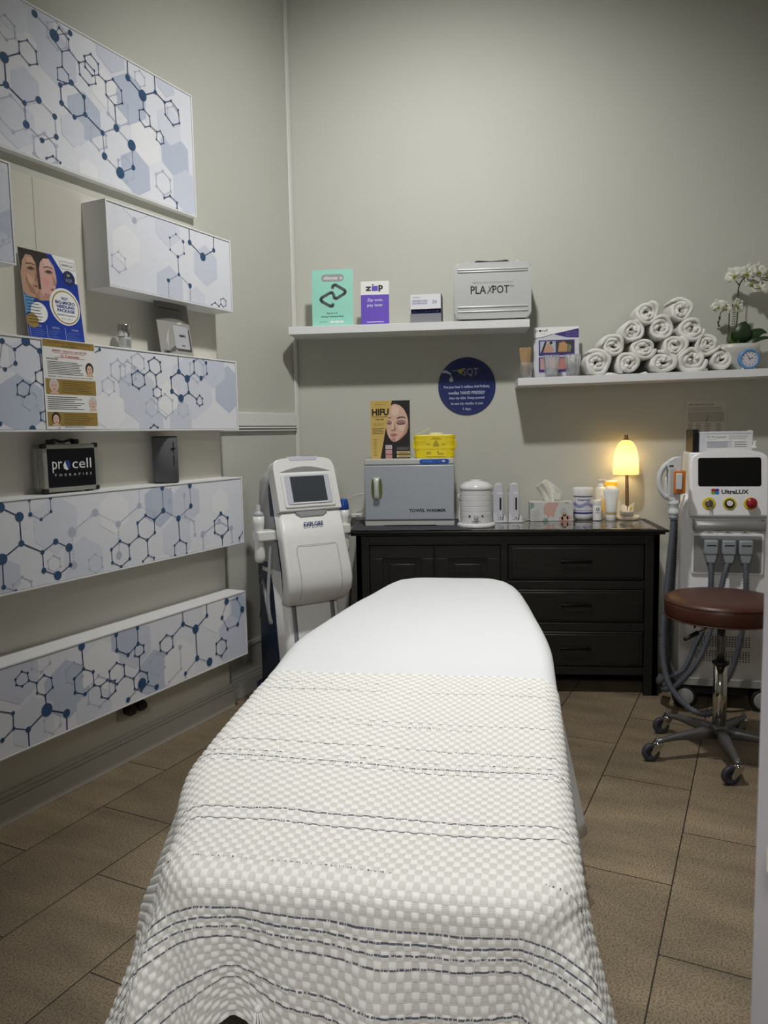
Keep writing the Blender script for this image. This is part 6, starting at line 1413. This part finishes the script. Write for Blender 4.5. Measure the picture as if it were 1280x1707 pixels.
def sheet_mat():
    m = mat('white_sheet', (227, 229, 231), .85, var=.01, nscale=6, bump=.12, bscale=1500); return m
M_SHEET = sheet_mat()
mb = MB(); rows = []
Ls = [.02+(.10)*i/4 for i in range(4)]+[.12+(1.72-.12)*i/60 for i in range(61)]+[1.72+(BL-1.72)*math.sin(PI/2*i/26) for i in range(1, 27)]
for l in Ls:
    e = max(0, (l-1.66)/(BL-1.66)); endf = (1-e**2.6)**(1/2.6) if e < 1 else 0
    a = whalf(l)*max(.02, endf); b_ = wlow(l)*max(.06, (1-e**3.4)**(1/3.4) if e < 1 else 0); zt = ztop(l)-.018*e**4
    row = []
    for j in range(-34, 35):
        s_ = 1 if j >= 0 else -1; q = abs(j)/34.0; LE = .02*smooth(1.98, 1.5, l)*smooth(.95, 1.15, l) if s_ < 0 else 0
        if q < .40: x = a*q/.40; z = zt
        elif q < .66:
            f = (q-.40)/.26; th = f*PI/2; drop = .045+.12*smooth(1.15, 1.95, l)+LE*1.2; x = a+(b_+LE-a)*math.sin(th)**(1.0-.25*smooth(1.2, 1.9, l)); z = zt-drop*(1-math.cos(th))
        else:
            f = (q-.66)/.34; drop = .045+.12*smooth(1.15, 1.95, l)+LE*1.2; z = zt-drop-(zt-drop-.20)*f; x = b_+LE+.02*f
            kk = smooth(.95, 1.15, l) if s_ < 0 else smooth(.35, .95, l); x += kk*(-.004+(.040 if s_ > 0 else 0)*f*(1-smooth(1.3, 1.7, l))+(.020*f**.8)*math.sin(l*31+1.3*math.sin(l*9))+(.012*f)*math.sin(l*67+2)+.012*f*math.sin(l*13+s_))-.02*(1-kk)
        if s_ < 0:
            x += LX(l)*min(1, x/.30)
            x -= .030*smooth(.95, .80, l)*min(1, x/.3); z -= .014*smooth(.95, .80, l)*min(1, q/.3)
        else: x -= .022*smooth(.50, .30, l)*min(1, x/.3); z -= .012*smooth(.92, .85, l)*min(1, q/.3)
        fold = 0
        if q < .66: fold = .0030*noise.noise(Vector((x*7*s_, l*2.2, 3)))+.0022*(1-abs(noise.noise(Vector((x*6*s_+l*2.5, l*1.3, 9))))*6 if abs(noise.noise(Vector((x*6*s_+l*2.5, l*1.3, 9)))) < .166 else 0)+.0008*math.sin(x*40*s_+l*6)*smooth(.1, .3, x)
        row.append(mb.v(s_*x, l, z+fold))
    rows.append(row)
for a, b in zip(rows, rows[1:]):
    for j in range(len(a)-1): mb.face([a[j], a[j+1], b[j+1], b[j]], M_SHEET, True)
o = mb.build('bed_sheet', None, (BX, BY, 0), BA, recalc=False); md = o.modifiers.new('s', 'SOLIDIFY'); md.thickness = .0015; md.offset = 1
tag(o, 'smooth white fitted sheet covering the head half of the treatment bed', 'bed sheet')

# waffle blanket ------------------------------------------------------
LF, VMAX, UL, UR = .925, 1.285, -.73, .71
CU, CV = .0120, .0150
STR = [(.078, .45), (.125, .35), (.135, .5), (.318, .6), (.345, .45), (.455, .65), (.510, .5), (.537, .75), (.560, .6), (.760, .9), (.803, 1), (.930, .35), (1.020, .9), (1.038, 1), (1.055, .8), (1.075, .95), (1.145, .9), (1.178, .9)]
def blanket_mat():
    m = bpy.data.materials.new('waffle_weave'); m.use_nodes = True; nt = m.node_tree; b = nt.nodes['Principled BSDF']; N = nt.nodes.new; L = nt.links.new
    uv = N('ShaderNodeUVMap'); uv.uv_map = 'cloth'; sp = N('ShaderNodeSeparateXYZ'); L(uv.outputs[0], sp.inputs[0])
    def M(op, a, b_=None, c=None):
        n = N('ShaderNodeMath'); n.operation = op
        for i, q in enumerate((a, b_, c)):
            if q is None: continue
            if isinstance(q, (int, float)): n.inputs[i].default_value = q
            else: L(q, n.inputs[i])
        return n.outputs[0]
    U, V = sp.outputs[0], sp.outputs[1]
    su = M('SINE', M('MULTIPLY', U, PI/CU)); sv = M('SINE', M('MULTIPLY', V, PI/CV)); ck = M('MULTIPLY', su, sv)
    ckc = M('SMOOTH_MIN', M('MAXIMUM', M('MULTIPLY_ADD', ck, 3.0, .5), 0), 1.0, .1)
    nz = N('ShaderNodeTexNoise'); nz.inputs['Scale'].default_value = 90; L(uv.outputs[0], nz.inputs['Vector'])
    n3 = N('ShaderNodeTexNoise'); n3.inputs['Scale'].default_value = 4; n3.inputs['Detail'].default_value = 3; L(uv.outputs[0], n3.inputs['Vector'])
    mx = N('ShaderNodeMix'); mx.data_type = 'RGBA'; L(ckc, mx.inputs[0]); mx.inputs[6].default_value = srgb(219, 217, 211); mx.inputs[7].default_value = srgb(242, 241, 237)
    # weft threads inside the recessed cells
    th = M('SINE', M('MULTIPLY', V, 2*PI/.0024)); wp = M('SINE', M('MULTIPLY', U, 2*PI/.0020))
    # navy threads: sum of narrow bands, broken up by cell and by noise
    tot = None
    for v0, k in STR:
        d = M('ABSOLUTE', M('SUBTRACT', M('MULTIPLY_ADD', M('SUBTRACT', n3.outputs[0], .5), .022, V), v0))
        s_ = M('MULTIPLY', M('LESS_THAN', d, .0017), k); tot = s_ if tot is None else M('MAXIMUM', tot, s_)
    gap = M('GREATER_THAN', M('ADD', M('MULTIPLY', n3.outputs[0], 1.3), tot), 1.02)
    n4 = N('ShaderNodeTexNoise'); n4.inputs['Scale'].default_value = 1; mp = N('ShaderNodeMapping'); mp.inputs['Scale'].default_value = (420, 60, 1); L(uv.outputs[0], mp.inputs[0]); L(mp.outputs[0], n4.inputs['Vector'])
    str_ = M('MULTIPLY', M('GREATER_THAN', tot, .01), M('MULTIPLY', gap, M('GREATER_THAN', M('ADD', n4.outputs[0], M('MULTIPLY', M('ABSOLUTE', su), .10)), M('MULTIPLY_ADD', tot, -.25, .70))))
    m2 = N('ShaderNodeMix'); m2.data_type = 'RGBA'; L(M('MULTIPLY', str_, .9), m2.inputs[0]); L(mx.outputs[2], m2.inputs[6]); m2.inputs[7].default_value = srgb(48, 58, 84)
    L(m2.outputs[2], b.inputs['Base Color']); b.inputs['Roughness'].default_value = .92
    bp = N('ShaderNodeBump'); bp.inputs['Strength'].default_value = .55; bp.inputs['Distance'].default_value = .0022
    hh = M('ADD', M('ADD', M('MULTIPLY', ckc, .6), M('MULTIPLY', M('POWER', M('ABSOLUTE', sv), .5), .7)), M('ADD', M('MULTIPLY', th, M('MULTIPLY_ADD', ckc, -.16, .18)), M('ADD', M('MULTIPLY', wp, M('MULTIPLY', ckc, .12)), M('MULTIPLY', nz.outputs[0], .3))))
    L(hh, bp.inputs['Height']); L(bp.outputs[0], b.inputs['Normal']); return m
M_BL = blanket_mat()
AF, RC, RR = .322, .110, .050
def cloth(u, v):
    l = LF-v; su_ = 1 if u > 0 else -1; au = abs(u)
    RS_ = RR if su_ > 0 else .07
    dx = max(au-(AF+RR-RC), 0); dl = max(RC-RR-l, 0)           # outline half width AF+RR, foot edge at l = -RR... rounded by RC
    D = math.hypot(dx, dl); RQ = (RS_*dx*dx+RR*dl*dl)/(D*D) if D > 1e-9 else RS_; e = D-RC+RQ                          # arc length past the start of the roll
    if e <= 0:
        x, y, z = au, l, 0.0
        nx, ny = 0, 0
    else:
        nx, ny = (dx/D, dl/D)
        qx = min(au, AF+RR-RC); qy = max(l, RC-RR)
        base = RC-RQ
        if e < RQ*PI/2: out = RQ*math.sin(e/RQ); z = -RQ*(1-math.cos(e/RQ))
        else:
            ex = e-RQ*PI/2; cor = 4*nx*nx*ny*ny
            fl = (.07 if su_ > 0 else .26+.12*smooth(.0, .35, l))*nx*nx+.06*ny*ny+.20*cor+.12*smooth(.5, .0, l)*nx*(1 if su_ > 0 else .3)
            th = math.atan2(ny, nx)
            w_ = ex*cor*(.13*math.sin(th*9+.8*su_))+ex*(.028*math.sin(l*19+su_*1.7+ex*3)*nx**2+(.07*math.sin(u*17+1.0)+.04*math.sin(u*41))*ny**2)
            out = RQ+fl*ex+w_; z = -RQ-ex*math.sqrt(max(.2, 1-(fl)**2))
        x = qx+nx*(base+out); y = qy-ny*(base+out)
    if su_ < 0: x += LX(max(l, 0))*min(1, au/.30)
    zt = ztop(max(l, 0))+.007
    z += .0035*noise.noise(Vector((u*5, v*6, 1.5)))+.0018*noise.noise(Vector((u*14, v*13, 5)))
    return Vector((su_*x, y, zt+z))
bm = bmesh.new(); uvl = bm.loops.layers.uv.new('cloth')
NU, NV = int((UR-UL)/.0040), int(VMAX/.0050); G = []; UVs = {}
for i in range(NU+1):
    u = UL+(UR-UL)*i/NU; col = []
    for j in range(NV+1):
        v = VMAX*j/NV; hem = 1.0
        vv = v if v < 1.0 else 1.0+(v-1.0)*(1+.10*math.sin(u*9+.6)-.20*math.exp(-((u+.21)/.045)**2)*smooth(1.0, VMAX, v))
        uu = u+.004*noise.noise(Vector((v*9, u*2, 8)))*(abs(u)/.7)
        vv += .016*noise.noise(Vector((u*2.6+4, v*1.8, 2)))+.006*noise.noise(Vector((u*7, v*5, 6)))
        P = cloth(uu, vv); 
        k = math.sin(PI*u/CU)*math.sin(PI*v/CV); k = max(-1, min(1, 2.2*k))*.8+1.1*abs(math.sin(PI*v/CV))**.5-.6
        col.append((P, k, (u, v)))
    G.append(col)
# push cells in and out along the local normal
V_ = []
for i in range(NU+1):
    row = []
    for j in range(NV+1):
        P, k, uvc = G[i][j]
        a = G[min(i+1, NU)][j][0]-G[max(i-1, 0)][j][0]; b_ = G[i][min(j+1, NV)][0]-G[i][max(j-1, 0)][0]
        n_ = b_.cross(a); n_ = n_.normalized() if n_.length > 1e-9 else Vector((0, 0, 1))
        if n_.z < -.3 : n_ = -n_
        row.append(bm.verts.new(P+n_*(.0012*k+.0012))); UVs[row[-1]] = uvc
    V_.append(row)
for i in range(NU):
    for j in range(NV):
        if UL+(UR-UL)*i/NU > .435+.8*(VMAX*j/NV): continue
        f = bm.faces.new((V_[i][j], V_[i][j+1], V_[i+1][j+1], V_[i+1][j])); f.smooth = True
        for lp in f.loops: lp[uvl].uv = UVs[lp.vert]
for v_ in [v_ for v_ in bm.verts if not v_.link_faces]: bm.verts.remove(v_)
me = bpy.data.meshes.new('waffle_blanket'); bm.to_mesh(me); bm.free(); me.materials.append(M_BL)
o = bpy.data.objects.new('waffle_blanket', me); COL.objects.link(o); o.location = (BX, BY, 0); o.rotation_euler = (0, 0, BA)
tag(o, 'white waffle weave blanket with thin navy stripes over the foot of the bed', 'blanket')
# little tassel showing under the hem
mb = MB()
for k in range(9):
    mb.tube([(.004*math.cos(k*.7), .004*math.sin(k*.7), 0), (.009*math.cos(k*.7), .009*math.sin(k*.7), -.03), (.011*math.cos(k*.7), .010*math.sin(k*.7), -.05)], .0014, OFFW, 5)
mb.ball((0, 0, .002), .007, OFFW, 10, 6)
pt = BM @ (cloth(-.16, 1.185)+Vector((0, 0, -.01)))
o['label'] = o['label']
mb.build('tassel', o, cloth(-.165, 1.19)+Vector((0, -.004, .0)))
